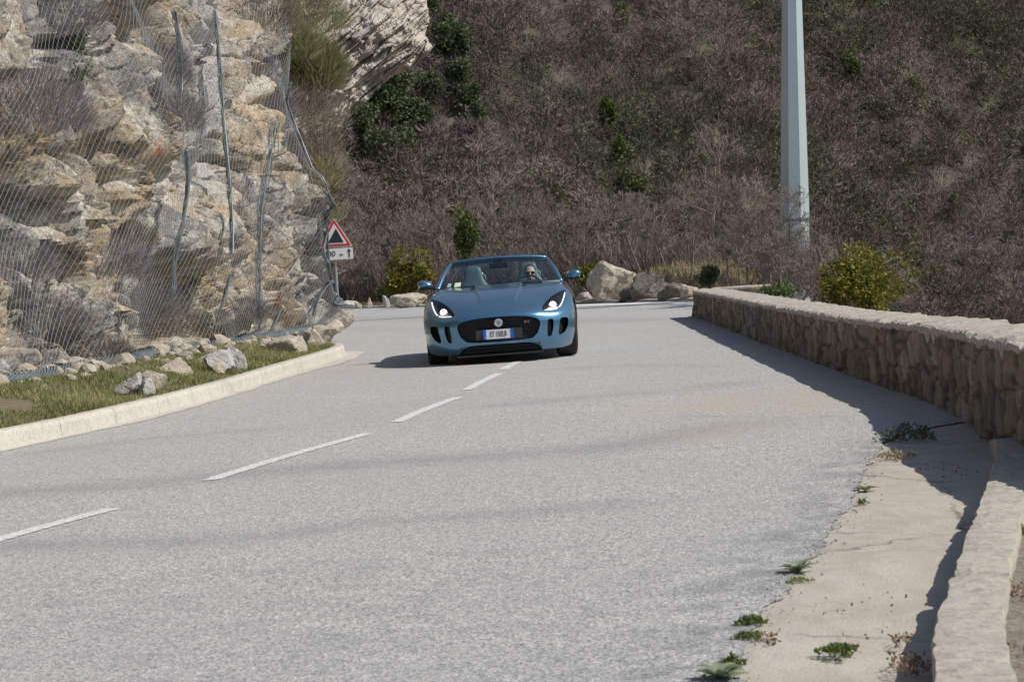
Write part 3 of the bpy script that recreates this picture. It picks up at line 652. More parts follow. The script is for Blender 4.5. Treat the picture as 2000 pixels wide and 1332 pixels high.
# ================================================================== vegetation
def slivers(P, D, L, w, rng, v=None):
    """thin twig / blade triangles: base points P, directions D, lengths L, widths w"""
    n = len(P); r = rng.normal(size=(n, 3)); S = np.cross(D, r); S /= np.linalg.norm(S, axis=1, keepdims=True) + 1e-9
    w = np.broadcast_to(w, n)[:, None]; L = np.broadcast_to(L, n)[:, None]
    V = np.stack([P - S * w * .5, P + S * w * .5, P + D * L], 1).reshape(-1, 3)
    return V, np.arange(3 * n).reshape(-1, 3), (None if v is None else np.repeat(v, 3))
def leaves(P, size, rng, N=None, aspect=.55):
    n = len(P); A = rng.normal(size=(n, 3))
    if N is not None: A = A * .7 + N
    A /= np.linalg.norm(A, axis=1, keepdims=True) + 1e-9; r = rng.normal(size=(n, 3)); S = np.cross(A, r); S /= np.linalg.norm(S, axis=1, keepdims=True) + 1e-9
    s = (size * rng.uniform(.6, 1.3, n))[:, None]
    V = np.stack([P, P + A * s * .5 + S * s * aspect * .5, P + A * s, P + A * s * .5 - S * s * aspect * .5], 1).reshape(-1, 3)
    return V, np.arange(4 * n).reshape(-1, 4)
def crown_points(n, rad, rng, lumps=9, seed=0, low=-.7, shell=.55):
    """points in the lobes of an uneven crown"""
    c = rng.normal(size=(lumps, 3)); c /= np.linalg.norm(c, axis=1, keepdims=True); c *= rng.uniform(.25, .68 if lumps < 14 else .82, (lumps, 1)); c[:, 2] = np.maximum(c[:, 2], low * .6)
    r = rng.uniform(.26 if lumps < 14 else .17, .48 if lumps < 14 else .40, lumps); k = rng.integers(0, lumps, n)
    d = rng.normal(size=(n, 3)); d /= np.linalg.norm(d, axis=1, keepdims=True)
    r = r * rng.uniform(.8, 1.25, lumps)
    p = c[k] + d * (1 + .35 * fbm(d * 2.2 + k[:, None] * 3.1, 2, seed % 70))[:, None] * (r[k] * rng.uniform(shell, 1.05, n))[:, None]
    keep = fbm(p * 3.2 + seed, 2, seed % 90) > -.22; p = p[keep]; d = d[keep]
    return p * np.array(rad), d, k[keep] / lumps
def bush(name, loc, rad, n, size, mat, seed, label, cat='shrub', group=None, lumps=12, stem=True, low=-.8, aspect=.55, upward=0.):
    rng = np.random.default_rng(seed); root = empty(name, loc); tag(root, label, cat, group)
    P, D, k = crown_points(n, rad, rng, lumps, seed, low); P[:, 2] += rad[2] * .85
    P = P[P[:, 2] > -.1] if True else P; D = D[:len(P)]
    D = D.copy(); D[:, 2] += upward
    V, F = leaves(P, size, rng, D, aspect); v = np.clip(rng.normal(.5, .28, len(P)), 0, 1) * .7 + .3 * fbm(P * 2.5, 2, seed % 50)
    mesh('crown', V, F, mat, root, attr=dict(v=np.repeat(v, 4)))
    if stem:
        mb = MB(); m = 9; a = rng.uniform(0, 6.28, m)
        E = np.stack([np.cos(a) * rad[0] * .55, np.sin(a) * rad[1] * .55, rad[2] * rng.uniform(.6, 1.4, m)], 1)
        mb.tubes(np.tile([0, 0, -.2], (m, 1)), E * .5 + [0, 0, -.05], .022 * max(1, rad[2]), .014 * max(1, rad[2])); mb.tubes(E * .5 + [0, 0, -.05], E, .014 * max(1, rad[2]), .004)
        mb.build('stems', M['bark'], root)
    return root
def branchy(seed, height, spread=.5, levels=4, kids=4, r0=.05, lean_=(0, 0), wig=.25, first=.25):
    rng = np.random.default_rng(seed); A = []; B = []; RA = []; RB = []; lev = []
    def grow(p, d, L, r, l):
        n = 5; q = p.copy()
        pts = [q.copy()]
        for i in range(n):
            d = d + rng.normal(size=3) * wig * .35; d[2] += .04; d /= np.linalg.norm(d)
            e = q + d * L / n; a = r * (1 - i / n * .6); b = r * (1 - (i + 1) / n * .6)
            A.append(q); B.append(e); RA.append(a); RB.append(b); lev.append(l); q = e; pts.append(q)
        if l < levels:
            m = kids + (1 if rng.random() < .5 else 0)
            for j in range(m):
                t = first + (1 - first) * (j + rng.random()) / m if l == 0 else .2 + .8 * rng.random()
                i = min(int(t * n), n - 1); base = pts[i] * (1 - (t * n - i)) + pts[i + 1] * (t * n - i)
                u = rng.normal(size=3); u -= d * (u @ d); u /= np.linalg.norm(u)
                nd = d * (1 - spread) + u * spread * 1.15; nd[2] += .12; nd /= np.linalg.norm(nd)
                grow(base, nd, L * rng.uniform(.42, .68), r * .45 * (1 - t * .35), l + 1)
    d0 = np.array([lean_[0], lean_[1], 1.]); d0 /= np.linalg.norm(d0)
    grow(np.zeros(3), d0, height * .8, r0, 0)
    return map(np.array, (A, B, RA, RB, lev))
def bare_tree(loc, h, seed, label, mat=None, group=None, name='bare_tree', rmin=.006, **k):
    root = empty(name, loc); tag(root, label, 'bare tree', group)
    A, B, RA, RB, lev = branchy(seed, h, **k)
    m = lev == 0; mt = mat or M['twig']
    V, F = tubes(A[m], B[m], RA[m], RB[m], 6); mesh('trunk', V - [0, 0, 0], F, mt, root)
    V, F = tubes(A[~m], B[~m], np.maximum(RA[~m], rmin), np.maximum(RB[~m], rmin * .6), 3); mesh('branches', V, F, mt, root)
    return root
def build_materials():
    M['bark'] = plain('bark', (.11, .085, .065), .9)
    M['twig'] = plain('twig_bark', (.22, .18, .16), .9, var=.35, scale=2)
    M['twig_pale'] = plain('pale_twig_bark', (.29, .235, .19), .9, var=.3, scale=2)
    M['box'] = leafmat('box_leaf', (.12, .13, .015), (.36, .31, .035), .35)
    M['yellowleaf'] = leafmat('yellow_green_leaf', (.10, .115, .015), (.30, .26, .03))
    M['evergreen'] = leafmat('evergreen_leaf', (.045, .07, .03), (.14, .18, .07), .25)
    M['ivy'] = leafmat('ivy_leaf', (.06, .095, .02), (.19, .24, .05), .3)
    M['broom'] = leafmat('broom_blade', (.17, .18, .08), (.40, .38, .20), .35)
    M['drystem'] = leafmat('dry_stem', (.15, .125, .10), (.34, .28, .21), .15)
    M['lilacstem'] = leafmat('grey_dry_stem', (.18, .165, .17), (.36, .33, .33), .15)
    M['grass'] = leafmat('grass_blade', (.14, .16, .05), (.42, .41, .17), .35)
    M['drygrass'] = leafmat('dry_grass_blade', (.22, .18, .09), (.42, .35, .2), .25)
    M['weed'] = leafmat('weed_leaf', (.085, .13, .035), (.22, .28, .1), .3)
    M['mullein'] = leafmat('mullein_leaf', (.18, .23, .13), (.32, .38, .24), .25)
M = {}
def tri_ramp(name, a, b, c_, trans=.1):
    t = NT(name); c = t.ramp(t.attr('v'), (0., a), (.5, b), (1., c_)); t.col(c).set(.8); return t.m
def build_woods():
    rng = np.random.default_rng(3)
    t = tri_ramp('wood_twigs', (.08, .085, .05), (.14, .105, .088), (.27, .20, .195))
    # prototypes: brush of fine twigs
    protos = []
    for k in range(7):
        n = 430; a = rng.uniform(0, 6.28, n); rr = np.sqrt(rng.random(n)); zz = .2 + .8 * rng.random(n) ** .75
        env = np.sqrt(np.clip(1 - ((zz - .55) / .48) ** 2, .03, 1)); P = np.stack([np.cos(a) * rr * env * .42, np.sin(a) * rr * env * .42, zz * .8], 1)
        D = np.stack([np.cos(a) * rr * .9, np.sin(a) * rr * .9, .45 + rng.random(n) * .7], 1) + rng.normal(size=(n, 3)) * .45; D /= np.linalg.norm(D, axis=1, keepdims=True)
        L = rng.uniform(.08, .22, n); w = rng.uniform(.008, .018, n)
        m = 10; a2 = rng.uniform(0, 6.28, m); P = np.r_[P, np.zeros((m, 3))]; D = np.r_[D, np.stack([np.cos(a2) * .35, np.sin(a2) * .35, np.ones(m)], 1)]; L = np.r_[L, rng.uniform(.5, .8, m)]; w = np.r_[w, np.full(m, .022)]
        protos.append(slivers(P, D, L, w, rng)[0].reshape(-1, 3))
    pts = []
    for _ in range(26000):
        x = rng.uniform(-62, 95); y = rng.uniform(178, 430)
        if abs(x) > y * .30: continue
        pts.append((x, y))
    pts = np.array(pts); z = terrain_z(pts[:, 0], pts[:, 1]); ok = (pts[:, 1] > HFOOT(pts[:, 0]) - 6) & (z < pts[:, 1] * .142 + 3)
    pts = pts[ok]; z = z[ok]; clear = fbm(np.stack([pts[:, 0] * .07, pts[:, 1] * .05, z * 0], -1), 3, 55) > -.8
    pts = pts[clear]; z = z[clear]
    # thin to a cell grid
    key = np.floor(pts / 2.7).astype(int); _, idx = np.unique(key, axis=0, return_index=True); pts = pts[idx]; z = z[idx]
    n = len(pts); Vs = []; vs = []
    tone = fbm(np.stack([pts[:, 0] * .06, pts[:, 1] * .06, z * 0], -1), 3, 14) * .9 + rng.normal(.48, .22, n)
    for i in range(n):
        p = protos[i % 7]; a = rng.uniform(0, 6.28); s = rng.uniform(3.4, 7.0); c, sn = math.cos(a), math.sin(a)
        q = np.stack([p[:, 0] * c - p[:, 1] * sn, p[:, 0] * sn + p[:, 1] * c, p[:, 2]], 1) * [s * 1.15, s * 1.15, s]
        Vs.append((q + [pts[i, 0], pts[i, 1], z[i] - .3]).astype(np.float32)); vs.append(np.full(len(p), np.clip(tone[i], 0, 1), np.float32))
    V = np.concatenate(Vs); print('wood trees', n, 'tris', len(V) // 3)
    tag(mesh('woodland', V, np.arange(len(V)).reshape(-1, 3), t, attr=dict(v=np.concatenate(vs))), 'leafless grey brown woodland covering the whole far hillside', 'woodland', kind='stuff')
    # evergreen undergrowth between the trees
    Ps = []; vv = []
    m = 0
    for x, y in zip(rng.uniform(-60, 92, 9000), rng.uniform(180, 420, 9000)):
        if abs(x) > y * .3: continue
        zz = float(terrain_z(x, y))
        if zz > y * .142 + 2 or y < HFOOT(x) - 5: continue
        if fbm(np.array([[x * .06, y * .05, 0.]]), 2, 31)[0] < -.02: continue
        r = rng.uniform(.9, 2.5); k = 110; P, D, _ = crown_points(k, (r, r, r * 1.1), rng, 5, m % 60); P[:, 2] += r * 1.6; Ps.append(P + [x, y, zz]); vv.append(np.full(len(P), rng.uniform(0, .9))); m += 1
    P = np.concatenate(Ps); V, F = leaves(P, .42, rng)
    ug = leafmat('undergrowth_leaf', (.075, .085, .045), (.19, .20, .10), .3)
    tag(mesh('undergrowth', V, F, ug, attr=dict(v=np.repeat(np.concatenate(vv), 4))), 'patchy evergreen undergrowth between the bare trees of the far hillside', 'undergrowth', kind='stuff')
def far_tree(px, py, wpx, hpx, seed, label, mat='evergreen', lumps=9, group='evergreens standing out on the far hillside', dens=1.):
    P = hit(px, py + hpx * .5); s = FPX / P[1]; r = wpx / 2 / s; h = hpx / s
    rng = np.random.default_rng(seed); root = empty('evergreen_tree', P); tag(root, label, 'tree', group)
    n = int(3600 * dens * max(1, r * h / 9)); Q, D, _ = crown_points(n, (r, r, h * .5), rng, lumps, seed); Q[:, 2] += h * .58
    V, F = leaves(Q, .40, rng); v = rng.random(len(Q)) * .6 + .4 * (fbm(Q * .8, 2, 3) + .3)
    mesh('crown', V, F, M[mat], root, attr=dict(v=np.repeat(np.clip(v, 0, 1), 4)))
    mb = MB(); mb.tubes([[0, 0, -.4]], [[0, 0, h * .75]], .16, .05, 7)
    for k in range(6):
        a = k * 1.1; z0 = h * (.25 + .08 * k); mb.tubes([[0, 0, z0]], [[math.cos(a) * r * .6, math.sin(a) * r * .6, z0 + h * .14]], .06, .02, 5)
    mb.build('trunk', M['bark'], root)
def build_hill_trees():
    T = [(790, 180, 150, 120, 'broad dark evergreen crown just below the end of the pale rock cliff'),
         (715, 235, 120, 100, 'dark evergreen at the lower left of the clump under the pale rock cliff'),
         (845, 215, 110, 110, 'dark evergreen at the right side of the clump under the pale rock cliff'),
         (765, 275, 140, 90, 'lowest evergreen of the dark clump under the pale rock cliff'),
         (884, 95, 90, 130, 'dark evergreen beside the right tip of the pale rock cliff'),
         (908, 160, 84, 120, 'dark evergreen one step below and right of the cliff tip'),
         (925, 225, 60, 90, 'small dark evergreen lowest in the row running down from the cliff tip'),
         (800, 28, 66, 90, 'evergreen near the top edge growing on the pale rock cliff'),
         (835, 30, 60, 80, 'evergreen at the top edge right of the pale rock cliff'),
         (722, 45, 60, 70, 'evergreen growing in the notch of the pale rock cliff near the top edge'),
         (705, 18, 50, 50, 'small evergreen at the very top edge above the pale rock cliff')]
    for k, (x, y, w, h, lb) in enumerate(T): far_tree(x - (35 if y > 150 and x < 870 else 0), y + (12 if 150 < y < 300 else 0), w, h, 100 + k, lb)
    T2 = [(700, 180, 90, 80, 'dark evergreen tucked under the pale cliff at its left end'), (820, 275, 110, 80, 'dark evergreen at the lower right of the clump under the pale rock cliff'), (868, 165, 80, 100, 'dark evergreen filling the gap between the clump and the cliff tip')]
    for k, (x, y, w, h, lb) in enumerate(T2): far_tree(x - 30, y + 12, w, h, 120 + k, lb)
    I = [(1192, 235, 34, 100, 'tall ivy covered trunk rising above the middle of the far gully'),
         (1212, 300, 46, 80, 'bright green ivy covered tree halfway down the far gully'),
         (1238, 360, 60, 56, 'dark rounded evergreen at the foot of the far gully'),
         (1215, 30, 36, 70, 'thin green tree near the top edge above the far gully'),
         (1665, 140, 46, 60, 'dark evergreen on the far hillside right of the steel pole near the top'),
         (1700, 445, 40, 46, 'bright green tree low on the far hillside right of the steel pole'),
         (1860, 405, 30, 70, 'slim green tree low on the far hillside near the right edge'),
         (1790, 180, 50, 60, 'green tree beside the bare earth patch on the far hillside')]
    for k, (x, y, w, h, lb) in enumerate(I): far_tree(x, y, w, h, 140 + k, lb, 'ivy', 7, 'green trees among the bare woodland')
def ground_at(px, y):
    x = at(px, 600, y)[0]; return np.array([x, y, float(terrain_z(x, y))])
def build_near_vegetation():
    # ---- verge beyond the far road edge
    def B(px, y, wpx, top, base, n, size, mat, seed, label, name='box_shrub', **k):
        s = FPX / y; p = at(px, base, y); h = (base - top) / s; r = wpx / 2 / s
        return bush(name, p, (r, r * .9, h / 1.75), n, size, M[mat], seed, label, 'shrub', **k)
    B(1688, 29, 205, 468, 640, 9000, .055, 'box', 1, 'big rounded yellow green box shrub rising behind the parapet wall right of the steel pole', lumps=30)
    B(1525, 34, 110, 548, 606, 2600, .055, 'weed', 2, 'low green shrub at the foot of the steel pole behind the wall', lumps=10)
    B(802, 71, 110, 486, 590, 4200, .12, 'box', 3, 'green shrub left of the roadster behind the pale boulder', lumps=14)
    B(912, 74, 62, 408, 520, 2400, .12, 'ivy', 4, 'upright bright green shrub rising behind the passenger side of the windscreen', lumps=9)
    B(1160, 60, 90, 500, 562, 2200, .10, 'yellowleaf', 5, 'yellow green shrub behind the big split boulder', lumps=9)
    B(748, 76, 40, 560, 592, 900, .10, 'weed', 6, 'small green tuft at the road edge left of the pale boulder', name='small_shrub', lumps=5)
    B(1390, 47, 60, 500, 560, 1400, .07, 'evergreen', 7, 'dark green shrub behind the far end of the wall', lumps=7)
    # ---- low bank of soil and dry grass behind the boulders
    xs = np.linspace(1215, 1500, 60); V = []
    for px in xs:
        Y = np.interp(px, [1215, 1350, 1500], [57.5, 54, 48.5]); e = math.sin(math.pi * (px - 1215) / 285) ** .6; b_ = at(px, 600, Y)
        for dy, z in ((0, -.3), (.5, .25 * e), (1.2, .62 * e), (2.1, .82 * e), (3.2, .6 * e), (4.6, -.4)): V.append([b_[0] * (Y + dy) / Y, Y + dy, z])
    V = np.array(V); V[:, 2] += fbm(V * 1.2, 4, 3) * .22
    bt = NT('bank_soil'); nz = bt.noise(5, 5, .7); bt.col(bt.mix(nz, (.13, .10, .065), (.33, .27, .17))).set(.95); bt.bump(nz, .7, .08)
    tag(mesh('earth_bank', V, gridF(60, 6), bt.m, smooth=True), kind='structure')
    rng = np.random.default_rng(66); k_ = rng.integers(0, 59 * 6 - 7, 5000); Q = V[k_] * .5 + V[np.minimum(k_ + 6, len(V) - 1)] * .5; Q = Q + rng.normal(size=Q.shape) * [.12, .2, 0.]; Q = Q[Q[:, 2] > .0]
    D_ = rng.normal(size=Q.shape) * .4 + [0, 0, 1]; D_ /= np.linalg.norm(D_, axis=1, keepdims=True); VV, FF, vv_ = slivers(Q - [0, 0, .03], D_, rng.uniform(.08, .3, len(Q)), .025, rng, rng.random(len(Q)))
    tag(mesh('bank_grass', VV, FF, M['drygrass'], attr=dict(v=vv_)), 'dry yellow grass on the earth bank behind the boulders', 'grass', kind='stuff')
    # ---- bare saplings behind the wall and beyond the bend
    L = [(1445, 560, 46, 2.5, 1.0, 'thin pale sapling behind the far end of the parapet wall', 'twig_pale', {}),
         (1398, 545, 50, 3.6, 1.0, 'tall forked bare sapling whose twigs reach highest left of the steel pole', 'twig_pale', {}),
         (1480, 560, 44, 2.2, 1.3, 'crooked bare tree leaning towards the steel pole from its left', 'twig', dict(lean_=(.7, 0), spread=.62, r0=.045)),
         (1565, 590, 36, 1.5, 1.3, 'wide low bare tree whose long twigs cross in front of the steel pole', 'twig_pale', dict(lean_=(.9, 0), spread=.6, r0=.03)),
         (1530, 590, 38, 1.5, 1., 'thin bare shrub rising in front of the left side of the steel pole', 'twig', dict(spread=.5)),
         (1350, 550, 54, 2.9, 1.1, 'purplish bare shrub right of the dark boulders', 'twig', dict(spread=.55)),
         (1300, 535, 57, 2.6, 1.1, 'purplish bare shrub above the dark boulders', 'twig', dict(spread=.5)),
         (1250, 530, 60, 2.8, 1.0, 'bare shrub directly behind the split boulder', 'twig', dict(lean_=(-.3, 0))),
         (1420, 550, 48, 1.7, 1.2, 'dense bare shrub just left of the wall end', 'twig', dict(spread=.6)),
         (1615, 600, 40, 1.5, 1.1, 'grey bare shrub between the steel pole and the big box shrub', 'twig', dict(spread=.6)),
         (1505, 560, 46, 2.5, 1.1, 'dense mauve bare shrub left of the steel pole', 'twig', dict(spread=.55)),
         (1460, 560, 50, 2.7, 1., 'upright bare sapling third from the steel pole', 'twig', dict(spread=.42)),
         (700, 600, 80, 3.1, 1.1, 'bare shrub at the road edge just right of the rock face', 'twig', dict(spread=.5)),
         (735, 600, 79, 3.3, 1., 'leaning bare sapling between the rock face and the green shrub', 'twig_pale', dict(lean_=(-.4, 0))),
         (780, 590, 80, 3.6, 1., 'bare sapling rising behind the green shrub on the left', 'twig', {}),
         (850, 580, 78, 4.2, 1., 'tall bare sapling left of the windscreen', 'twig', dict(spread=.42)),
         (880, 570, 80, 3.9, 1., 'bare sapling behind the left windscreen pillar', 'twig_pale', dict(spread=.4)),
         (960, 560, 78, 4.0, 1., 'tall bare sapling behind the left half of the windscreen', 'twig', dict(spread=.45)),
         (1030, 555, 72, 3.6, 1., 'tall bare sapling behind the right half of the windscreen', 'twig', dict(spread=.45)),
         (1090, 550, 68, 3.2, 1., 'bare shrub behind the right windscreen pillar', 'twig', dict(spread=.5)),
         (1140, 545, 64, 2.8, 1., 'bare shrub above the right door mirror', 'twig', dict(spread=.5)),
         (1000, 560, 82, 4.2, 1., 'slender bare sapling behind the rear view mirror', 'twig_pale', dict(spread=.4))]
    for k, (px, py, y, h, d, lb, mt, kw) in enumerate(L):
        p = at(px, py, y); kw = dict(kw); kw.setdefault('r0', .028)
        bare_tree(p, h * .66, 300 + k, lb, M[mt], 'bare trees at the roadside', levels=4, kids=5, rmin=.0045 * y / 40, **kw)
    # brushwood: stuff filling in
    rng = np.random.default_rng(9); Vs = []; vv = []; off = 0
    for k in range(240):
        px = rng.uniform(650, 1640); y = np.interp(px, [650, 1150, 1350, 1500, 1640], [80, 66, 60, 52, 41]) + rng.uniform(-1, 5)
        base = np.interp(px, [650, 1150, 1350, 1640], [600, 560, 560, 590]); p = at(px, base, y); n = 130; r = rng.uniform(.5, 1.1); h = rng.uniform(.7, 1.9)
        a = rng.uniform(0, 6.28, n); q = np.sqrt(rng.random(n)) * r; P = np.stack([np.cos(a) * q * .5, np.sin(a) * q * .5, rng.random(n) * h * .7], 1) + p
        D = np.stack([np.cos(a) * .4, np.sin(a) * .4, np.ones(n)], 1) + rng.normal(size=(n, 3)) * .28; D /= np.linalg.norm(D, axis=1, keepdims=True)
        V, F, v = slivers(P, D, rng.uniform(.25, .8, n), .016 * y / 55, rng, np.clip(rng.normal(.45, .25, n), 0, 1)); Vs.append(V); vv.append(v)
    V = np.concatenate(Vs); tw = leafmat('brushwood_twigs', (.085, .065, .058), (.27, .21, .19), .05)
    tag(mesh('brushwood', V, np.arange(len(V)).reshape(-1, 3), tw, attr=dict(v=np.concatenate(vv))), 'tangled leafless brushwood along the outer edge of the bend', 'brushwood', kind='stuff')
    # grass tufts on the far verge
    P = []; 
    for k in range(9000):
        x = rng.uniform(-9, 6.5); d = rng.uniform(.5, 3.6); P.append((x, yfar(x) + d))
    P = np.array(P); z = terrain_z(P[:, 0], P[:, 1]); D = rng.normal(size=(len(P), 3)) * .35 + [0, 0, 1]; D /= np.linalg.norm(D, axis=1, keepdims=True)
    V, F, v = slivers(np.c_[P, z], D, rng.uniform(.07, .26, len(P)), .022, rng, rng.random(len(P)))
    tag(mesh('dry_grass', V, F, M['drygrass'], attr=dict(v=v)), 'dry yellow grass along the far edge of the road', 'grass', kind='stuff')
def build_cliff_plants(V, px, py, dep, at_net, netpt):
    rng = np.random.default_rng(21)
    def spot(x, y, out=.0):
        e = (px - x) ** 2 + (py - y) ** 2 + dep * 6; k = np.argmin(e); p = V.reshape(-1, 3)[k].copy(); p[0] += out; return p
    def tuft(p, r, h, n, w, mat, label, name, cat='shrub', up=.8, sp=.9, seedv=None, shape=None):
        a = rng.uniform(0, 6.28, n); q = np.sqrt(rng.random(n)); P = np.stack([np.cos(a) * q * r * .8, np.sin(a) * q * r * .8, rng.random(n) ** .8 * h * np.sqrt(np.clip(1.1 - q * q, 0, 1)) * .8 - h * .12], 1)
        D = np.stack([np.cos(a) * q * sp, np.sin(a) * q * sp, np.full(n, up)], 1) + rng.normal(size=(n, 3)) * .25; D /= np.linalg.norm(D, axis=1, keepdims=True)
        VV, F, v = slivers(P, D, rng.uniform(.14, .38, n) * h, w, rng, np.clip(rng.normal(.5, .25, n), 0, 1))
        o = mesh(name, VV, F, M[mat], attr=dict(v=v), loc=p); tag(o, label, cat); return o
    # broom at the top corner of the cliff
    p = at(620, 165, 41.5); tuft(p, .58, 1.2, 5200, .019, 'broom', 'large olive green broom shrub leaning over the top corner of the near cliff', 'broom_shrub')
    p = at(580, 110, 40.5); tuft(p, .45, .8, 2400, .019, 'broom', 'smaller olive broom shrub left behind the big one at the cliff top', 'broom_shrub')
    s = FPX / 38.
    bush('leafy_shrub', at(553, 112, 38.), (30 / s, 30 / s, 36 / s), 1500, .065, M['yellowleaf'], 31, 'bright yellow green leafy shrub high on the near cliff beside the broom', 'shrub', lumps=8)
    for k, (x, y, D_, r, h, n, mt, lb) in enumerate([
        (532, 200, 37.5, .5, .9, 1500, 'lilacstem', 'pale lilac grey dry shrub hanging on the cliff above the net seam'),
        (505, 40, 37.5, .9, .8, 2200, 'drystem', 'grey brown scrub at the top edge of the near cliff'),
        (470, 130, 36.5, .5, .7, 1200, 'drystem', 'dry scrub beside the white rock streak high on the cliff'),
        (585, 210, 41, .7, 1.1, 1500, 'drystem', 'dry brown shrub directly under the broom'),
        (622, 270, 42.5, .6, 1.0, 1300, 'drystem', 'dry grassy shrub on the right flank of the cliff below the broom'),
        (628, 340, 42.5, .5, .9, 1100, 'drygrass', 'straw coloured grass clump on the right flank of the cliff'),
        (636, 405, 42.5, .35, .7, 800, 'broom', 'olive green tuft on the right flank of the cliff above the road sign'),
        (600, 30, 43, 1.0, 1.0, 2400, 'broom', 'grey green scrub on the skyline above the broom'),
        (570, -8, 42, .9, .9, 1600, 'drystem', 'dry scrub at the top edge between the two rock faces'),
        (640, 215, 46, .6, .9, 900, 'drystem', 'dry bush filling the gap below the pale far cliff')]):
        tuft(at(x, y + 25, D_), r, h, n, .011, mt, lb, 'dry_shrub')
    sp = [(60, 250, .7, .8, 'lilacstem', 'large grey dry bush behind the net near the upper left'), (30, 330, .6, .8, 'drystem', 'brown dry bush behind the net at the left edge'),
          (130, 60, .45, .6, 'lilacstem', 'grey bush behind the net near the top left'), (320, 170, .4, .8, 'lilacstem', 'grey shrub beside the long net seam'), (350, 250, .3, .6, 'lilacstem', 'small grey shrub beside the seam half way up'),
          (25, 540, .5, .55, 'lilacstem', 'grey dry bush behind the net low at the left edge'), (200, 540, .55, .55, 'lilacstem', 'mauve dry bush behind the net left of the dark hollow'),
          (230, 480, .5, .4, 'drystem', 'rusty brown dry bush left of the overhanging boulder'), (270, 620, .5, .6, 'lilacstem', 'grey dry bush low behind the net under the brown one'),
          (100, 640, .4, .45, 'lilacstem', 'grey dry bush low behind the net near the rolled hem'), (345, 650, .4, .5, 'drystem', 'dry stems under the dark hollow'), (200, 700, .35, .35, 'drystem', 'dry stems just above the rolled hem'),
          (480, 620, .35, .4, 'lilacstem', 'grey dry bush behind the net right of the hollow'), (425, 660, .3, .35, 'drystem', 'small dry tuft above the gap in the rolled hem')]
    for x, y, r, h, mt, lb in sp: tuft(spot(x, y, .02), r * 1.25, h * 1.15, int(3200 * r / .5), .006, mt, lb, 'dry_bush')
    for x, y, lb in ((150, 110, 'thin green shrub behind the net in the upper left'), (155, 180, 'second thin green shrub below the first in the upper left'), (140, 520, 'grey green herb left of the mauve bush')):
        p = spot(x, y); bush('green_shrub', p, (.22, .22, .3), 350, .05, M['ivy'], int(x), lb, 'shrub', lumps=5, stem=True)
def verge_z(x, y):
    d, _ = polydist(x, y, KERB); return .13 + .16 * smooth01((d - .2) / 1.2)
def build_verge():
    ys = np.arange(8, 35.5, .12); L = np.interp(ys, CP[:, 1], CP[:, 0]) - .7; Rr = interp(KERB, np.clip(ys, 8, 33.6)) - .1
    Rr = np.where(ys > 33.4, -2.75 - (ys - 33.4) * .35, Rr)
    us = np.linspace(0, 1, 26); X = L[:, None] + (Rr - L)[:, None] * us; Y = np.repeat(ys[:, None], 26, 1); Z = verge_z(X, Y) + fbm(np.stack([X * 2.5, Y * 2.5, X * 0], -1), 3, 5) * .04
    Z = np.where(us[None] > .97, .12, Z) - smooth01((Y - 33.3) / 1.5) * .2
    t = NT('verge_soil'); n = t.noise(2, 5, .7); n2 = t.noise(20, 4, .7)
    c = t.mix(t.ramp(n, (.4, 0), (.6, 1)), (.17, .13, .085), (.10, .12, .045)); c = t.mix(t.ramp(n2, (.55, 0), (.7, .6)), c, (.33, .28, .21)); t.col(c).set(.95); t.bump(n2, .6, .03)
    tag(mesh('verge', np.stack([X, Y, Z], -1).reshape(-1, 3), gridF(*X.shape)[:, ::-1], t.m, smooth=True), kind='structure')
    rng = np.random.default_rng(4); n = 60000; y = rng.uniform(11, 34.5, n); u = rng.random(n) ** .7
    l = np.interp(y, CP[:, 1], CP[:, 0]); r = interp(KERB, np.clip(y, 8, 33.4)) - .16; x = l + (r - l) * u
    cl = fbm(np.stack([x * 1.6, y * 1.1, x * 0], -1), 3, 15); k = cl > -.28 + .34 * rng.random(n) - .1 * (y < 22); x, y = x[k], y[k]; n = len(x)
    D = rng.normal(size=(n, 3)) * .45 + [0, 0, 1]; D /= np.linalg.norm(D, axis=1, keepdims=True)
    V, F, v = slivers(np.c_[x, y, verge_z(x, y)], D, rng.uniform(.025, .08, n), .011, rng, np.clip(rng.normal(.5, .3, n) + fbm(np.stack([x, y, x * 0], -1), 2, 8) * .5, 0, 1))
    tag(mesh('verge_grass', V, F, M['grass'], attr=dict(v=v)), 'short green grass and clover growing on the verge behind the kerb', 'grass', kind='stuff')
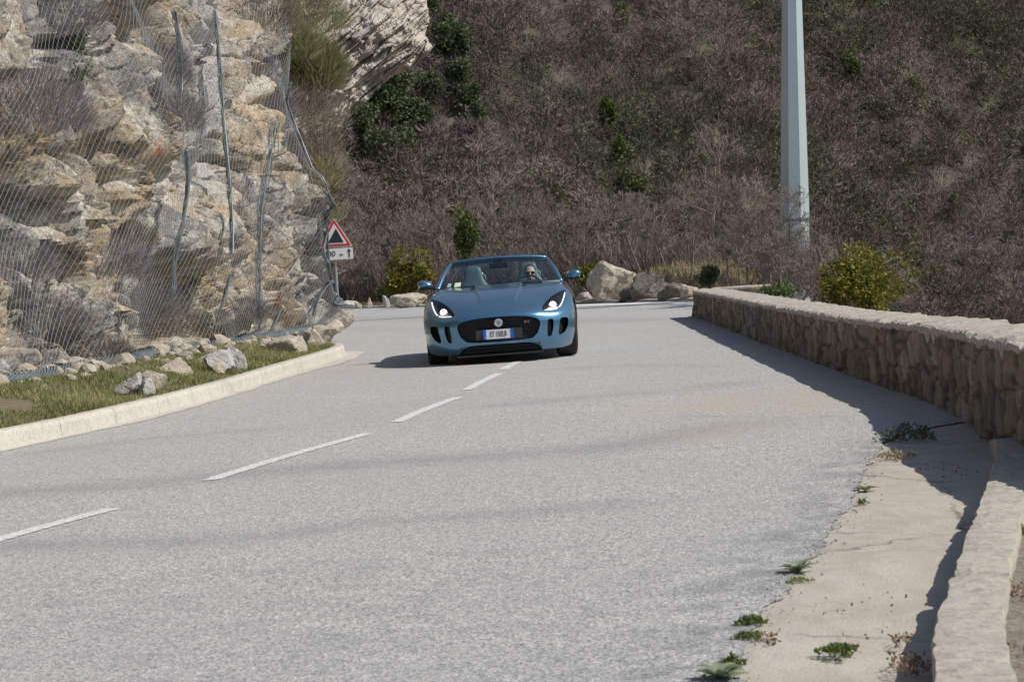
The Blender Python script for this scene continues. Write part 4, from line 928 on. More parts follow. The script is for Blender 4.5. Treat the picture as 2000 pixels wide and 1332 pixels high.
def build_rocks():
    lime = stone_material('foot_rock', (.40, .35, .28), (.54, .46, .35), (.60, .56, .5), 2., .9)
    greyr = stone_material('grey_rock', (.42, .41, .39), (.52, .505, .475), (.62, .60, .56), 2., .9)
    dark = stone_material('dark_rock', (.15, .13, .11), (.27, .24, .2), (.10, .095, .09), 2., 1.)
    R_ = [((95, 762), (26, 18), 1, 'flat grey rock at the left end of the row under the net'), ((130, 742), (18, 16), 0, 'small tan rock above the flat grey one'), ((168, 742), (24, 20), 0, 'round tan rock under the rolled net hem on the left'),
          ((128, 718), (20, 16), 0, 'pale rock tucked against the rolled hem on the left'), ((262, 745), (34, 28), 1, 'pale grey block in the middle of the verge'), ((238, 722), (28, 20), 0, 'broken tan rock left of the large tan block'),
          ((300, 733), (30, 32), 0, 'upright tan slab between the grey block and the cracked block'), ((344, 712), (32, 32), 0, 'large cracked tan block under the end of the left hem'), ((362, 745), (26, 18), 1, 'pale grey stone in the grass below the cracked block'),
          ((408, 700), (24, 20), 1, 'grey stone right of the cracked block'), ((470, 700), (34, 26), 1, 'pale pointed rock right of the middle gap'), ((430, 712), (24, 16), 0, 'low tan rock in the middle gap'),
          ((510, 692), (26, 30), 1, 'tall grey rock under the right hem'), ((562, 668), (36, 26), 0, 'large cream wedge rock beside the right grass patch'), ((596, 664), (20, 26), 1, 'narrow grey rock behind the cream wedge'),
          ((618, 660), (14, 14), 1, 'small grey rock near the end of the cliff foot'), ((645, 656), (26, 20), 0, 'cream rock at the end of the kerb'), ((50, 748), (24, 14), 1, 'half hidden grey rock near the left edge of the picture')]
    for k, ((x, y), (w, h), m, lb) in enumerate(R_):
        p = G(x, y + h * .6, .2); s = FPX / p[1]
        dk = polydist(np.array([p[0]]), np.array([p[1]]), KERB)[0][0]; p[0] -= max(0, .30 + w / s - dk)
        o = rock('rock', (p[0], p[1], p[2] + h / s * .12), (w / s * 1.0, w / s * .8, h / s * 1.05), 500 + k, [lime, greyr][m], ns=.05, rot=k); tag(o, lb, 'rock', 'rocks along the foot of the cliff')
    rng = np.random.default_rng(77); key = 'ico2'
    rock('tmp_rock', (0, 0, 0), (1, 1, 1), 1, lime, sub=2); bpy.data.objects.remove(SC.collection.objects['tmp_rock'])
    D, F = CACHE['ico2']; Vs = []; Fs = []; n = 0
    for q in range(340):
        y = rng.uniform(15, 35.3); xc = np.interp(y, CP[:, 1], CP[:, 0]); u = abs(rng.normal()) * .45; x = xc + .12 + u; r = rng.uniform(.025, .085) * (1 if rng.random() < .72 else 2.)
        Nn = rng.normal(size=(9, 3)); Nn /= np.linalg.norm(Nn, axis=1, keepdims=True); of = rng.uniform(.55, 1, 9); dt = D @ Nn.T; rr = np.minimum(np.where(dt > .05, of / np.maximum(dt, .05), 9).min(1), 1.15)
        Vs.append(D * rr[:, None] * [r, r, r * .8] + [x, y, float(verge_z(np.array([x]), np.array([y]))[0]) + r * .25]); Fs.append(F + n); n += len(D)
    tag(mesh('rubble', np.concatenate(Vs), np.concatenate(Fs), lime), 'loose pale rubble packed along the foot of the near cliff', 'rubble', kind='stuff')
    def br(name, x, ybase, w, h, seed, mat, lb, dy=0, cat='boulder', rot=0, planes=14, dz=.0):
        # pixel box: centre x, bottom y, width and height
        Y = yfar(at(x, 600, 55)[0]) + .9 + dy; p = at(x, ybase, Y); s = FPX / Y
        o = rock(name, (p[0], Y, p[2] + h / s * .36 + dz), (w / s / 2, w / s / 2 * .8, h / s * .62), seed, mat, ns=.06, rot=rot, planes=planes); tag(o, lb, cat); return o
    br('boulder', 1196, 588, 118, 78, 71, lime, 'largest pale split boulder at the outer edge of the bend, right of the roadster', rot=.4)
    br('boulder', 1162, 560, 34, 38, 72, greyr, 'small grey boulder leaning behind the left shoulder of the largest one', dy=1.2)
    br('boulder', 1272, 588, 86, 52, 73, dark, 'dark lichen covered boulder right of the largest pale one', dy=.2)
    br('boulder', 1318, 588, 60, 36, 74, dark, 'low dark rock between the lichen boulder and the wall end', dy=.1)
    br('boulder', 1345, 588, 36, 36, 75, lime, 'squared pale stone against the far end of the wall', dy=0)
    br('boulder', 1240, 589, 60, 28, 76, dark, 'low brown rock at the foot of the largest boulder', dy=-.3)
    br('boulder', 800, 600, 72, 34, 77, lime, 'pale triangular boulder left of the roadster at the far road edge')
    br('stone', 754, 600, 14, 26, 78, greyr, 'small upright grey stone left of the triangular boulder', cat='stone')
    br('stone', 722, 600, 10, 20, 79, lime, 'small white upright stone nearest the rock face', cat='stone')
    br('stone', 682, 602, 34, 16, 80, greyr, 'flat grey stone beside the rock face at the far road edge', cat='stone')
    br('stone', 700, 602, 14, 14, 81, lime, 'white end stone of the flat row beside the rock face', cat='stone')
    br('stone', 1140, 588, 34, 22, 82, greyr, 'grey stone just right of the roadster door mirror', dy=.3, cat='stone')
    # lip of gravel / low concrete along the far edge
    xs = np.linspace(-9, 5.2, 120); V = []
    for x in xs:
        j = .03 * math.sin(x * 7) + .02 * math.sin(x * 23); y = yfar(x)
        for dy, z in ((-.05 + j, .0), (.0 + j, .055), (.35, .07), (.5, .03), (.52, -.05)): V.append([x, y + dy, z])
    V = np.array(V); V[:, 2] += fbm(V * 4, 3, 3) * .02
    tag(mesh('kerb', V, gridF(120, 5), stone_material('lip_concrete', (.42, .40, .36), (.5, .47, .41), (.34, .31, .27), 3, .6)), 'low crumbling concrete lip along the far outer edge of the bend', 'kerb')
def rosette(p, n, L, w, mat, seed, label, up=.9):
    rng = np.random.default_rng(seed); mb = MB()
    for k in range(n):
        a = k * 2.4 + rng.normal() * .2; u = up * (1 - k / n * .75); l = L * rng.uniform(.7, 1.1); ww = w * rng.uniform(.8, 1.2); pts = []
        for i in range(8):
            t = i / 7; r = l * t * math.cos(u * (1 - t * .55)); z = l * t * math.sin(u * (1 - t * .55)); hw = ww * math.sin(math.pi * min(1, t * .93 + .07)) ** .8
            c = np.array([math.cos(a) * r, math.sin(a) * r, z]); s = np.array([-math.sin(a), math.cos(a), 0]); pts += [c + s * hw + [0, 0, hw * .35], c, c - s * hw + [0, 0, hw * .35]]
        mb.add(np.array(pts), gridF(8, 3), np.full(24, rng.random()))
    o = mb.build('rosette_weed', M[mat], smooth=True, attr='v', loc=p); tag(o, label, 'weed'); return o
def low_weed(p, r, h, n, size, mat, seed, label, name='low_weed', tall=0):
    rng = np.random.default_rng(seed); a = rng.uniform(0, 6.28, n); q = np.sqrt(rng.random(n)) * r * (1 + .35 * np.sin(a * 3 + seed)); P = np.stack([np.cos(a) * q, np.sin(a) * q, rng.random(n) * h * (1 - q / r * .6)], 1)
    V, F = leaves(P, size, rng, np.tile([0, 0, .8], (n, 1)), .6)
    o = mesh(name, V, F, M[mat], attr=dict(v=np.repeat(np.clip(rng.normal(.5, .3, n), 0, 1), 4)), loc=p); tag(o, label, 'weed'); return o
def build_weeds():
    rosette(G(1561, 1116), 13, .085, .014, 'mullein', 1, 'upright broad leaved weed standing at the gutter edge, second largest rosette', 1.25)
    rosette(G(1408, 1325), 14, .085, .019, 'mullein', 2, 'largest pale rosette weed at the bottom edge of the picture', 1.05)
    rosette(G(1690, 957), 12, .07, .012, 'weed', 3, 'small flat rosette at the gutter edge in the shade line', .6)
    low_weed(G(1468, 1218), .045, .03, 420, .012, 'ivy', 4, 'dark green clump of tiny leaves at the cracked corner of the gutter'); low_weed(G(1462, 1246), .045, .02, 320, .012, 'weed', 5, 'yellow green moss clump just below the dark green one')
    low_weed(G(1638, 1276), .055, .032, 480, .013, 'ivy', 6, 'isolated low green herb growing in the crack across the gutter'); low_weed(G(1432, 1300), .028, .035, 200, .014, 'ivy', 7, 'small dark green clump beside the largest rosette')
    low_weed(G(1685, 985), .025, .03, 120, .012, 'weed', 8, 'tiny green sprig just below the flat rosette'); low_weed(G(1560, 1135), .045, .015, 200, .011, 'grass', 9, 'mossy growth at the foot of the upright weed')
    low_weed(G(1995, 1060) + [0, 0, .03], .04, .04, 160, .014, 'weed', 10, 'small weed behind the low concrete edging at the right edge'); low_weed(G(1775, 860), .16, .12, 600, .02, 'evergreen', 11, 'dark weed in the corner between the gutter tip and the wall')
    low_weed(G(1748, 895), .10, .05, 380, .014, 'drygrass', 13, 'dry moss along the tip of the asphalt next to the gutter')
    # loose soil, leaves and grit behind the edging and in the drain mouth
    t = NT('gritty_soil'); n = t.noise(14, 6, .8); n2 = t.noise(70, 4, .8); c = t.mix(t.ramp(n, (.35, 0), (.65, 1)), (.17, .12, .08), (.36, .32, .27)); c = t.mix(t.ramp(n2, (.55, 0), (.65, 1)), c, (.5, .48, .44)); t.col(c).set(.95); t.bump(n2, .9, .02)
    ys = np.arange(1, 12.3, .06); L = interp(CURB, ys) + .17; us = np.linspace(0, 1, 30); Rr = np.where(ys > 8.9, interp(WALL, ys) + .3, L + 2.4); X = L[:, None] + (Rr - L)[:, None] * us; Y = np.repeat(ys[:, None], 30, 1); Z = .03 + fbm(np.stack([X * 6, Y * 6, X * 0], -1), 4, 3) * .03 + 0 * X
    Z = np.where(us[None] > .9, -.1, Z)
    tag(mesh('gravelly_ground', np.stack([X, Y, Z], -1).reshape(-1, 3), gridF(*X.shape)[:, ::-1], t.m, smooth=True), kind='structure')
    # dead leaves
    rng = np.random.default_rng(18); Q = []
    for (x, y), rad, m in (((1775, 1300), .10, 260), ((1760, 1250), .05, 60), ((1990, 1180), .12, 160), ((1960, 1300), .1, 60), ((1500, 1250), .05, 60), ((1700, 1200), .35, 30), ((1850, 920), .25, 50)):
        c = G(x, y); a = rng.uniform(0, 6.28, m); q = np.sqrt(rng.random(m)) * rad; Q.append(np.stack([c[0] + np.cos(a) * q * .6, c[1] + np.sin(a) * q * 1.6, rng.random(m) * .015 + (.0 if x < 1900 else .045)], 1))
    Q = np.concatenate(Q); V, F = leaves(Q, .013, rng, np.tile([0, 0, .15], (len(Q), 1)), .6)
    tag(mesh('leaf_litter', V, F, leafmat('dead_leaf', (.10, .055, .03), (.34, .20, .11)), attr=dict(v=np.repeat(rng.random(len(Q)), 4))), 'brown dead leaves gathered in the mouth of the gutter', 'leaf litter', kind='stuff')
    rng = np.random.default_rng(8)
    # loose grit along gutter and at road edge
    n = 1300; y = rng.uniform(4.6, 13.2, n); e = interp(GUT, y); c = interp(CURB, np.clip(y, 1, 12)); side = rng.random(n)
    x = np.where(side < .5, e + rng.normal(size=n) * .045, np.where(side < .8, c - np.abs(rng.normal(size=n)) * .03, c + .22 + rng.random(n) * .5)); z = np.where(side < .5, .0, np.where(side < .8, -.05, .045))
    k = (x < c - .02) | (side >= .8); x, y, z = x[k], y[k], z[k]; r = .0018 + .005 * rng.random(len(x)) ** 2.5
    oc = np.array([[1, 0, 0], [-1, 0, 0], [0, 1, 0], [0, -1, 0], [0, 0, 1], [0, 0, -1]], float); of = np.array([[0, 2, 4], [2, 1, 4], [1, 3, 4], [3, 0, 4], [2, 0, 5], [1, 2, 5], [3, 1, 5], [0, 3, 5]])
    V = (oc[None] * (1 + rng.normal(size=(len(x), 6, 1)) * .3)) * r[:, None, None] + np.stack([x, y, z + r * .5], 1)[:, None]; F = (of[None] + np.arange(len(x))[:, None, None] * 6).reshape(-1, 3)
    tag(mesh('loose_grit', V.reshape(-1, 3), F, plain('grit_stone', (.36, .34, .31), .9, var=.4, scale=40)), 'loose grit scattered along the gutter edges', 'grit', kind='stuff')
# ================================================================== pole, sign
def build_pole():
    t = NT('galvanised_steel'); n = t.noise(.7, 4, .6, sc=(1, 1, .25)); n2 = t.noise(9, 4, .6)
    c = t.mix(n, (.46, .54, .57), (.60, .67, .70)); c = t.mix(t.ramp(n2, (.3, .3), (.5, 0)), c, (.46, .50, .51)); t.col(c).set(.5, .6)
    Y = 50.; s = FPX / Y
    top = at(1546.5, 0, Y); b = at(1552.5, 430, Y); up = top - b; L = up[2]; ux = up[0] / L
    base = b - np.array([ux, 0, 1]) * 3.6
    root = empty('steel_pole', base); tag(root, 'tall tapered many sided grey steel pole standing behind the parapet wall', 'pole')
    def seg(z0, z1, r0, r1, k=8, extra=0):
        V = []
        for z, r in ((z0, r0), (z1, r1)):
            for j in range(k): a = 2 * math.pi * j / k + math.radians(22.5 - 7); V.append([ux * z + r * math.cos(a), r * math.sin(a), z])
        F = np.array([(j, (j + 1) % k, (j + 1) % k + k, j + k) for j in range(k)]); return np.array(V), [F, np.array([[*range(k)][::-1], [k + q for q in range(k)]])]
    rw = lambda z: np.interp(z, [0, 3.6, 3.6 + L, 24], [34 / s, 30.6 / s, 20.8 / s, 20 / s * .45])
    mb = MB(); mb.add(*seg(3.6, 3.6 + L, rw(3.6), rw(3.6 + L))); mb.add(*seg(3.6 + L, 24, rw(3.6 + L) - .001, rw(24))); mb.build('shaft', t.m, root)
    mb = MB(); mb.add(*seg(-3, 3.6, rw(0) - .02, rw(3.6) - .012)); mb.build('lower_section', t.m, root)
    mb = MB(); mb.add(*seg(3.57, 3.63, rw(3.6) + .006, rw(3.6) + .006)); mb.build('joint_collar', plain('dark_joint', (.12, .14, .145), .6), root)
def text_mesh(s, size, mat, parent, name, M_, cond=1., depth=.002):
    cu = bpy.data.curves.new('txt', 'FONT'); cu.body = s; cu.size = size; cu.align_x = 'CENTER'; cu.align_y = 'CENTER'; cu.extrude = depth; cu.offset = .0
    o = bpy.data.objects.new('txt', cu); SC.collection.objects.link(o); bpy.context.view_layer.update()
    me = bpy.data.meshes.new_from_object(o); bpy.data.objects.remove(o); me.name = name
    me.transform(Matrix.Diagonal((cond, 1, 1, 1))); me.transform(M_); me.materials.clear(); me.materials.append(mat)
    return link(bpy.data.objects.new(name, me), parent)
def build_sign():
    Y = 44.; s = FPX / Y
    white = plain('sign_white', (.78, .79, .80), .4, var=.04); red = plain('sign_red', (.62, .03, .06), .4, var=.05); black = plain('sign_black', (.02, .035, .05), .45); grey = plain('sign_post_steel', (.35, .36, .37), .5, .6)
    c = at(655, 483, Y); th = -.065
    root = empty('warning_sign', (c[0], Y, 0)); tag(root, 'triangular steep slope warning sign with a small distance plate half hidden by the net', 'road sign')
    ox = np.array([0, 0, c[2]])
    def P2(x, z): return np.array([x / s * math.cos(th) * 1. + 0, 0, c[2] + z / s - x / s * math.sin(th) * 0])
    def tri(k, y, mat, name, par, yo=0., depth=.004):
        cx, cz = 0, 19.; pts = np.array([(-33.5, 0), (33.5, 0), (0, 58.)]); pts = (pts - [cx, cz]) * k + [cx, cz]
        # rounded corners
        q = []
        for i in range(3):
            p0, p1, p2 = pts[i - 1], pts[i], pts[(i + 1) % 3]; r = 3.2 * k
            a = p1 + (p0 - p1) / np.linalg.norm(p0 - p1) * r; b = p1 + (p2 - p1) / np.linalg.norm(p2 - p1) * r
            for t in (0, .33, .66, 1): q.append((1 - t) ** 2 * a + 2 * t * (1 - t) * p1 + t * t * b)
        q = np.array(q) / s; n = len(q); V = np.array([[x, yo, z + c[2]] for x, z in q] + [[x, yo + depth, z + c[2]] for x, z in q])
        F = [np.array([list(range(n))[::-1], [n + i for i in range(n)]]), np.array([(i, (i + 1) % n, (i + 1) % n + n, i + n) for i in range(n)])]
        return mesh(name, V, F, mat, par)
    panel = tri(1.0, 0, white, 'triangle_panel', root, 0, .02)
    tri(.93, 0, red, 'red_border', panel, -.006, .005); tri(.70, 0, white, 'white_field', panel, -.012, .005)
    pts = np.array([(-13, 8), (17.5, 8), (2.5, 40), ]) ; pts = np.array([(-14, 8.5), (17, 8.5), (3.5, 36)]) / s
    V = np.array([[x, -.018, z + c[2]] for x, z in pts] + [[x, -.013, z + c[2]] for x, z in pts]); mesh('slope_symbol', V, [np.array([[2, 1, 0], [3, 4, 5]]), np.array([[0, 1, 4, 3], [1, 2, 5, 4], [2, 0, 3, 5]])], black, panel)
    pl = MB(); pl.box((0, .01, c[2] - 13.5 / s), (67 / s, .02, 22 / s)); pp = pl.build('distance_plate', white, root)
    R = Matrix.Rotation(math.pi / 2, 4, 'X')
    text_mesh('200', 15 / s, black, pp, 'distance_text', Matrix.Translation((-12 / s, -.004, c[2] - 13 / s)) @ R, 1.05); text_mesh('m', 9 / s, black, pp, 'unit_text', Matrix.Translation((11 / s, -.004, c[2] - 15 / s)) @ R)
    ar = MB(); ar.box((26 / s, -.003, c[2] - 15 / s), (2.6 / s, .004, 12 / s)); q = np.array([[-4, 0], [4, 0], [0, 6]]) / s + [26 / s, c[2] - 10 / s]
    ar.add(np.array([[x, -.006, z] for x, z in q] + [[x, -.001, z] for x, z in q]), [np.array([[2, 1, 0], [3, 4, 5]])]); ar.build('arrow', black, pp)
    mb = MB(); mb.path([(-.03, .06, -.05), (-.03, .06, c[2] + 50 / s)], .03, 10); mb.build('post', grey, root)
# ================================================================== the roadster
def crw(t):
    t2 = t * t; t3 = t2 * t; return np.stack([-.5 * t3 + t2 - .5 * t, 1.5 * t3 - 2.5 * t2 + 1, -1.5 * t3 + 2 * t2 + .5 * t, .5 * t3 - .5 * t2], -1)
class Surf:
    def __init__(s, C, mirror=True):
        C = np.asarray(C, float)
        a = C[1:2] * [-1, 1, 1] if mirror else 2 * C[:1] - C[1:2]
        e = C[-2:-1] * [-1, 1, 1] if mirror else 2 * C[-1:] - C[-2:-1]
        C = np.concatenate([a, C, e], 0); C = np.concatenate([2 * C[:, :1] - C[:, 1:2], C, 2 * C[:, -1:] - C[:, -2:-1]], 1); s.C = C
        s.nu, s.nv = C.shape[0] - 3, C.shape[1] - 3
    def __call__(s, u, v):
        u = np.clip(u, 0, s.nu); v = np.clip(v, 0, s.nv); i = np.minimum(u.astype(int), s.nu - 1); j = np.minimum(v.astype(int), s.nv - 1)
        wu = crw(u - i); wv = crw(v - j); r = 0
        for a in range(4):
            for b in range(4): r = r + (wu[..., a] * wv[..., b])[..., None] * s.C[i + a, j + b]
        return r
def inpoly(x, y, P):
    P = np.asarray(P, float); ins = np.zeros(np.shape(x), bool)
    for (ax, ay), (bx, by) in zip(P, np.roll(P, -1, 0)):
        if abs(by - ay) < 1e-12: continue
        ins ^= ((ay > y) != (by > y)) & (x < (bx - ax) * (y - ay) / (by - ay) + ax)
    return ins
def nearest_on(x, y, P, closed=True):
    P = np.asarray(P, float); Q = np.roll(P, -1, 0); 
    if not closed: P, Q = P[:-1], Q[:-1]
    best = np.full(np.shape(x), 1e9); nx = np.zeros_like(x); ny = np.zeros_like(y)
    for a, b in zip(P, Q):
        e = b - a; t = np.clip(((x - a[0]) * e[0] + (y - a[1]) * e[1]) / (e @ e + 1e-12), 0, 1); cx = a[0] + t * e[0]; cy = a[1] + t * e[1]; d = np.hypot(x - cx, y - cy); m = d < best
        best = np.where(m, d, best); nx = np.where(m, cx, nx); ny = np.where(m, cy, ny)
    return best, nx, ny
def chaikin(P, it=2):
    P = np.asarray(P, float)
    for _ in range(it): Q = np.roll(P, -1, 0); P = np.stack([P * .75 + Q * .25, P * .25 + Q * .75], 1).reshape(-1, 2)
    return P
def build_car():
    Zr = lambda *a: list(a)
    z0 = [.125, .2, .3, .41, .5, .575, .665, .76, .855, .925]
    cols = []
    def col(x, y, z): 
        x = [x] * 10 if np.isscalar(x) else x; y = [y] * 10 if np.isscalar(y) else y; cols.append([(a, b, c) for a, b, c in zip(x, y, z)])
    col(0., [.13, .06, .015, -.005, 0, .04, .19, .48, .92, 1.35], [.125, .2, .3, .42, .52, .60, .685, .775, .86, .918])
    col(.25, [.14, .07, .025, .005, .01, .05, .20, .49, .93, 1.37], [.125, .2, .3, .42, .52, .598, .683, .775, .86, .918])
    col([.45, .45, .45, .45, .45, .45, .45, .45, .45, .45], [.18, .11, .065, .045, .045, .085, .24, .53, .97, 1.42], [.125, .2, .3, .42, .515, .585, .675, .77, .86, .918])
    col([.61, .615, .62, .62, .62, .62, .615, .61, .60, .59], [.26, .19, .15, .13, .13, .18, .34, .63, 1.05, 1.49], [.125, .2, .3, .41, .5, .575, .672, .775, .862, .918])
    col([.74, .75, .76, .765, .77, .765, .755, .74, .73, .69], [.37, .30, .26, .24, .245, .29, .46, .74, 1.15, 1.55], [.125, .2, .3, .41, .5, .575, .685, .79, .868, .918])
    col([.85, .865, .875, .885, .885, .88, .865, .84, .80, .75], [.53, .47, .43, .42, .43, .46, .60, .84, 1.22, 1.62], [.15, .22, .31, .41, .5, .58, .69, .79, .865, .918])
    col([.92, .93, .94, .945, .945, .94, .92, .89, .845, .785], [.74, .71, .69, .68, .68, .70, .79, .96, 1.3, 1.70], [.19, .26, .33, .42, .5, .58, .69, .78, .852, .915])
    col([.94, .95, .958, .96, .96, .955, .94, .91, .865, .80], [1.15, 1.15, 1.14, 1.14, 1.14, 1.14, 1.17, 1.25, 1.5, 1.82], [.2, .27, .34, .43, .51, .59, .69, .77, .835, .91])
    col([.89, .915, .935, .945, .95, .945, .935, .91, .87, .81], [1.6, 1.6, 1.6, 1.6, 1.6, 1.6, 1.62, 1.68, 1.82, 2.0], [.2, .28, .36, .44, .52, .60, .69, .76, .83, .905])
    col([.88, .91, .93, .94, .945, .94, .93, .91, .875, .82], [2.4] * 8 + [2.42, 2.45], [.2, .28, .36, .44, .52, .60, .69, .765, .835, .905])
    col([.88, .92, .94, .95, .955, .955, .95, .925, .88, .81], [3.05] * 9 + [3.0], [.2, .28, .36, .44, .52, .60, .69, .775, .85, .91])
    col([.92, .945, .96, .965, .965, .965, .95, .92, .86, .74], [3.6] * 8 + [3.55, 3.4], [.2, .28, .36, .44, .52, .60, .69, .785, .86, .915])
    col([.86, .90, .92, .93, .93, .92, .89, .84, .74, .55], [4.08, 4.1, 4.1, 4.1, 4.1, 4.1, 4.08, 4.02, 3.85, 3.46], [.25, .31, .38, .46, .54, .62, .72, .80, .87, .92])
    col([.6] * 6 + [.58, .54, .45, .28], [4.30, 4.36, 4.38, 4.39, 4.39, 4.38, 4.36, 4.28, 4.0, 3.5], [.25, .31, .38, .46, .54, .64, .75, .83, .88, .925])
    col(0., [4.34, 4.40, 4.43, 4.44, 4.44, 4.43, 4.41, 4.33, 4.02, 3.5], [.25, .31, .38, .46, .54, .65, .76, .84, .885, .93])
    S = Surf(cols)
    us = np.concatenate([np.linspace(0, 7, 7 * 17 + 1)[:-1], np.linspace(7, 14, 7 * 9 + 1)]); vs = np.concatenate([np.linspace(0, 5, 5 * 9 + 1)[:-1], np.linspace(5, 9, 4 * 17 + 1)])
    U, Vv = np.meshgrid(us, vs, indexing='ij'); U0, V0 = U.copy(), Vv.copy()
    # feature outlines
    grille = chaikin([(-.3, .557), (.0, .560), (.25, .553), (.43, .527), (.498, .485), (.50, .43), (.475, .355), (.42, .285), (.34, .262), (0, .258), (-.3, .258)], 2)
    vo = chaikin([(.742, .487), (.79, .492), (.838, .485), (.842, .42), (.815, .345), (.76, .29), (.712, .28), (.712, .33), (.732, .41)], 2)
    vi = chaikin([(.592, .482), (.625, .487), (.662, .48), (.658, .40), (.64, .32), (.62, .28), (.585, .27), (.575, .30), (.583, .4)], 2)
    low = chaikin([(-.3, .232), (.0, .232), (.38, .230), (.455, .205), (.50, .155), (.52, .09), (.5, .0), (-.3, .0)], 1)
    head = chaikin([(.835, .80), (.832, .765), (.80, .69), (.765, .625), (.725, .597), (.65, .588), (.555, .592), (.525, .603), (.535, .635), (.575, .685), (.64, .733), (.71, .772), (.785, .80), (.825, .812)], 1)
    hood = [(-.3, -.3), (.43, -.3), (.47, .05), (.50, .13), (.56, .30), (.68, .62), (.765, .95), (.775, 1.2), (.72, 1.50), (.60, 1.475), (.45, 1.40), (.25, 1.355), (-.3, 1.33)]
    arch = lambda yc: np.array([(yc + .375 * math.cos(a), .335 + .385 * math.sin(a)) for a in np.linspace(0, 2 * math.pi, 60)[:-1]])
    doorp = np.array([(1.78, .90), (1.72, .55), (1.74, .30), (1.80, .25), (2.95, .25), (3.05, .32), (3.10, .55), (3.02, .95), (2.4, .99), (1.8, .96)])
    lights = [('grille', grille, 0, 2, lambda P: P[..., 1] < .5), ('vento', vo, 0, 2, lambda P: P[..., 1] < .6), ('venti', vi, 0, 2, lambda P: P[..., 1] < .5), ('lower', low, 0, 2, lambda P: P[..., 1] < .6),
              ('headlight', head, 0, 2, lambda P: P[..., 1] < 1.1), ('archf', arch(.9), 1, 2, lambda P: P[..., 0] > .5), ('archr', arch(3.52), 1, 2, lambda P: P[..., 0] > .5), ('door', doorp, 1, 2, lambda P: (P[..., 0] > .6)), ('hood', hood, 0, 1, lambda P: (P[..., 2] > .57) & (P[..., 1] < 1.8) & (P[..., 1] > .12))]
    done = np.zeros(U.shape, bool)
    for nm, poly, a, b, cond in lights:
        P = S(U, Vv); e = 1e-3
        du = (S(U + e, Vv) - S(U - e, Vv)) / (2 * e); dv = (S(U, Vv + e) - S(U, Vv - e)) / (2 * e)
        d, cx, cy = nearest_on(P[..., a], P[..., b], poly)
        gu = np.gradient(U, axis=0); gv = np.gradient(Vv, axis=1)
        det = du[..., a] * dv[..., b] - du[..., b] * dv[..., a]; det = np.where(np.abs(det) < 1e-7, 1e-7, det)
        rx, ry = cx - P[..., a], cy - P[..., b]
        su = (rx * dv[..., b] - ry * dv[..., a]) / det; sv = (du[..., a] * ry - du[..., b] * rx) / det
        m = cond(P) & (np.abs(su) < .52 * gu) & (np.abs(sv) < .52 * gv) & ~done
        m[0] &= False
        m0 = np.zeros_like(m); 
        U = np.where(m, np.clip(U + su, 0, S.nu), U); Vv = np.where(m, np.clip(Vv + sv, 0, S.nv), Vv); done |= m
        # centre line column may only slide along v
        P = S(U, Vv)
    P = S(U, Vv)
    nu, nv = U.shape; F = gridF(nu, nv); cen = P.reshape(-1, 3)[F].mean(1)
    lab = np.array(['body'] * len(F), dtype=object); gridv = V0.ravel()[F].mean(1)
    for nm, poly, a, b, cond in lights[::-1]:
        m = inpoly(cen[:, a], cen[:, b], poly) & (cond(cen) if nm != 'hood' else (gridv > 5.0) & (cen[:, 1] < 1.8)); lab[m] = nm
    lab[(lab == 'body') & (cen[:, 0] < .48) & (cen[:, 2] < .21) & (cen[:, 1] < .6)] = 'lower'
    # hood relief: raised centre and creases
    x, y, z = P[..., 0], P[..., 1], P[..., 2]
    w = .20 + .09 * smooth01((y - .1) / 1.2); rel = smooth01((w + .02 - x) / .028) * smooth01((y - .16) / .35) * .016
    rel += np.exp(-((x - (w + .005)) / .018) ** 2) * .004 * smooth01((y - .2) / .3)
    crease = smooth01((x - .44) / .12) * smooth01((y - .3) / .4) * np.exp(-((x - .60) / .12) ** 2) * .008
    P[..., 2] += (rel + crease) * (z > .6) * (y < 1.6)
    # waist crease along the flanks
    V = P.reshape(-1, 3)
    root = empty('roadster', CARLOC, math.radians(-1.2)); root.rotation_euler[1] = math.radians(-.45)
    tag(root, 'metallic blue open top two seat roadster driving towards the viewer with headlights on', 'car')
    pm = NT('blue_metallic_paint'); fl = pm.noise(900, 2); lw = pm.n('ShaderNodeLayerWeight'); lw.inputs[0].default_value = .35
    c = pm.mix(lw.outputs['Facing'], (.085, .25, .435), (.20, .27, .315)); pm.col(c).set(.30, .72, Coat_Weight=1., Coat_Roughness=.03)
    paint = pm.m
    black = plain('black_plastic', (.012, .012, .013), .45, var=.1); rubber = plain('tyre_rubber', (.022, .022, .022), .85); dark = plain('dark_trim', (.02, .021, .023), .6)
    chrome = plain('chrome', (.75, .76, .78), .12, 1., var=.03); alloy = plain('alloy_wheel', (.28, .29, .30), .3, .9, var=.05); leather = plain('grey_blue_leather', (.10, .14, .155), .5, var=.08); leather2 = plain('dark_leather', (.03, .033, .036), .5)
    def both(name, faces, mat, parent=None, join=True, smooth=True, off=None, solid=0.):
        Ff = F[faces]; used, inv = np.unique(Ff, return_inverse=True); Q = V[used]; 
        if off is not None: Q = Q + off
        f2 = inv.reshape(-1, 4); ct = Q.copy()
        if join:
            n = len(Q); W = np.concatenate([Q, Q * [-1, 1, 1]]); cm = Q[:, 0] < 1e-5
            idx = np.arange(n, 2 * n); idx[cm] = np.arange(n)[cm]; g = idx[f2][:, ::-1]; return [mesh(name, W, np.concatenate([f2, g]), mat, parent or root, smooth)]
        return [mesh(name, Q, f2, mat, parent or root, smooth), mesh(name, Q * [-1, 1, 1], f2[:, ::-1], mat, parent or root, smooth)]
    both('body', lab == 'body', paint); both('hood', lab == 'hood', paint); doors = both('door', lab == 'door', paint, join=False)
    # rims around openings
    emap = {}
    for k, f in enumerate(F):
        for q in range(4):
            a, b = int(f[q]), int(f[(q + 1) % 4]); emap.setdefault((min(a, b), max(a, b)), []).append(k)
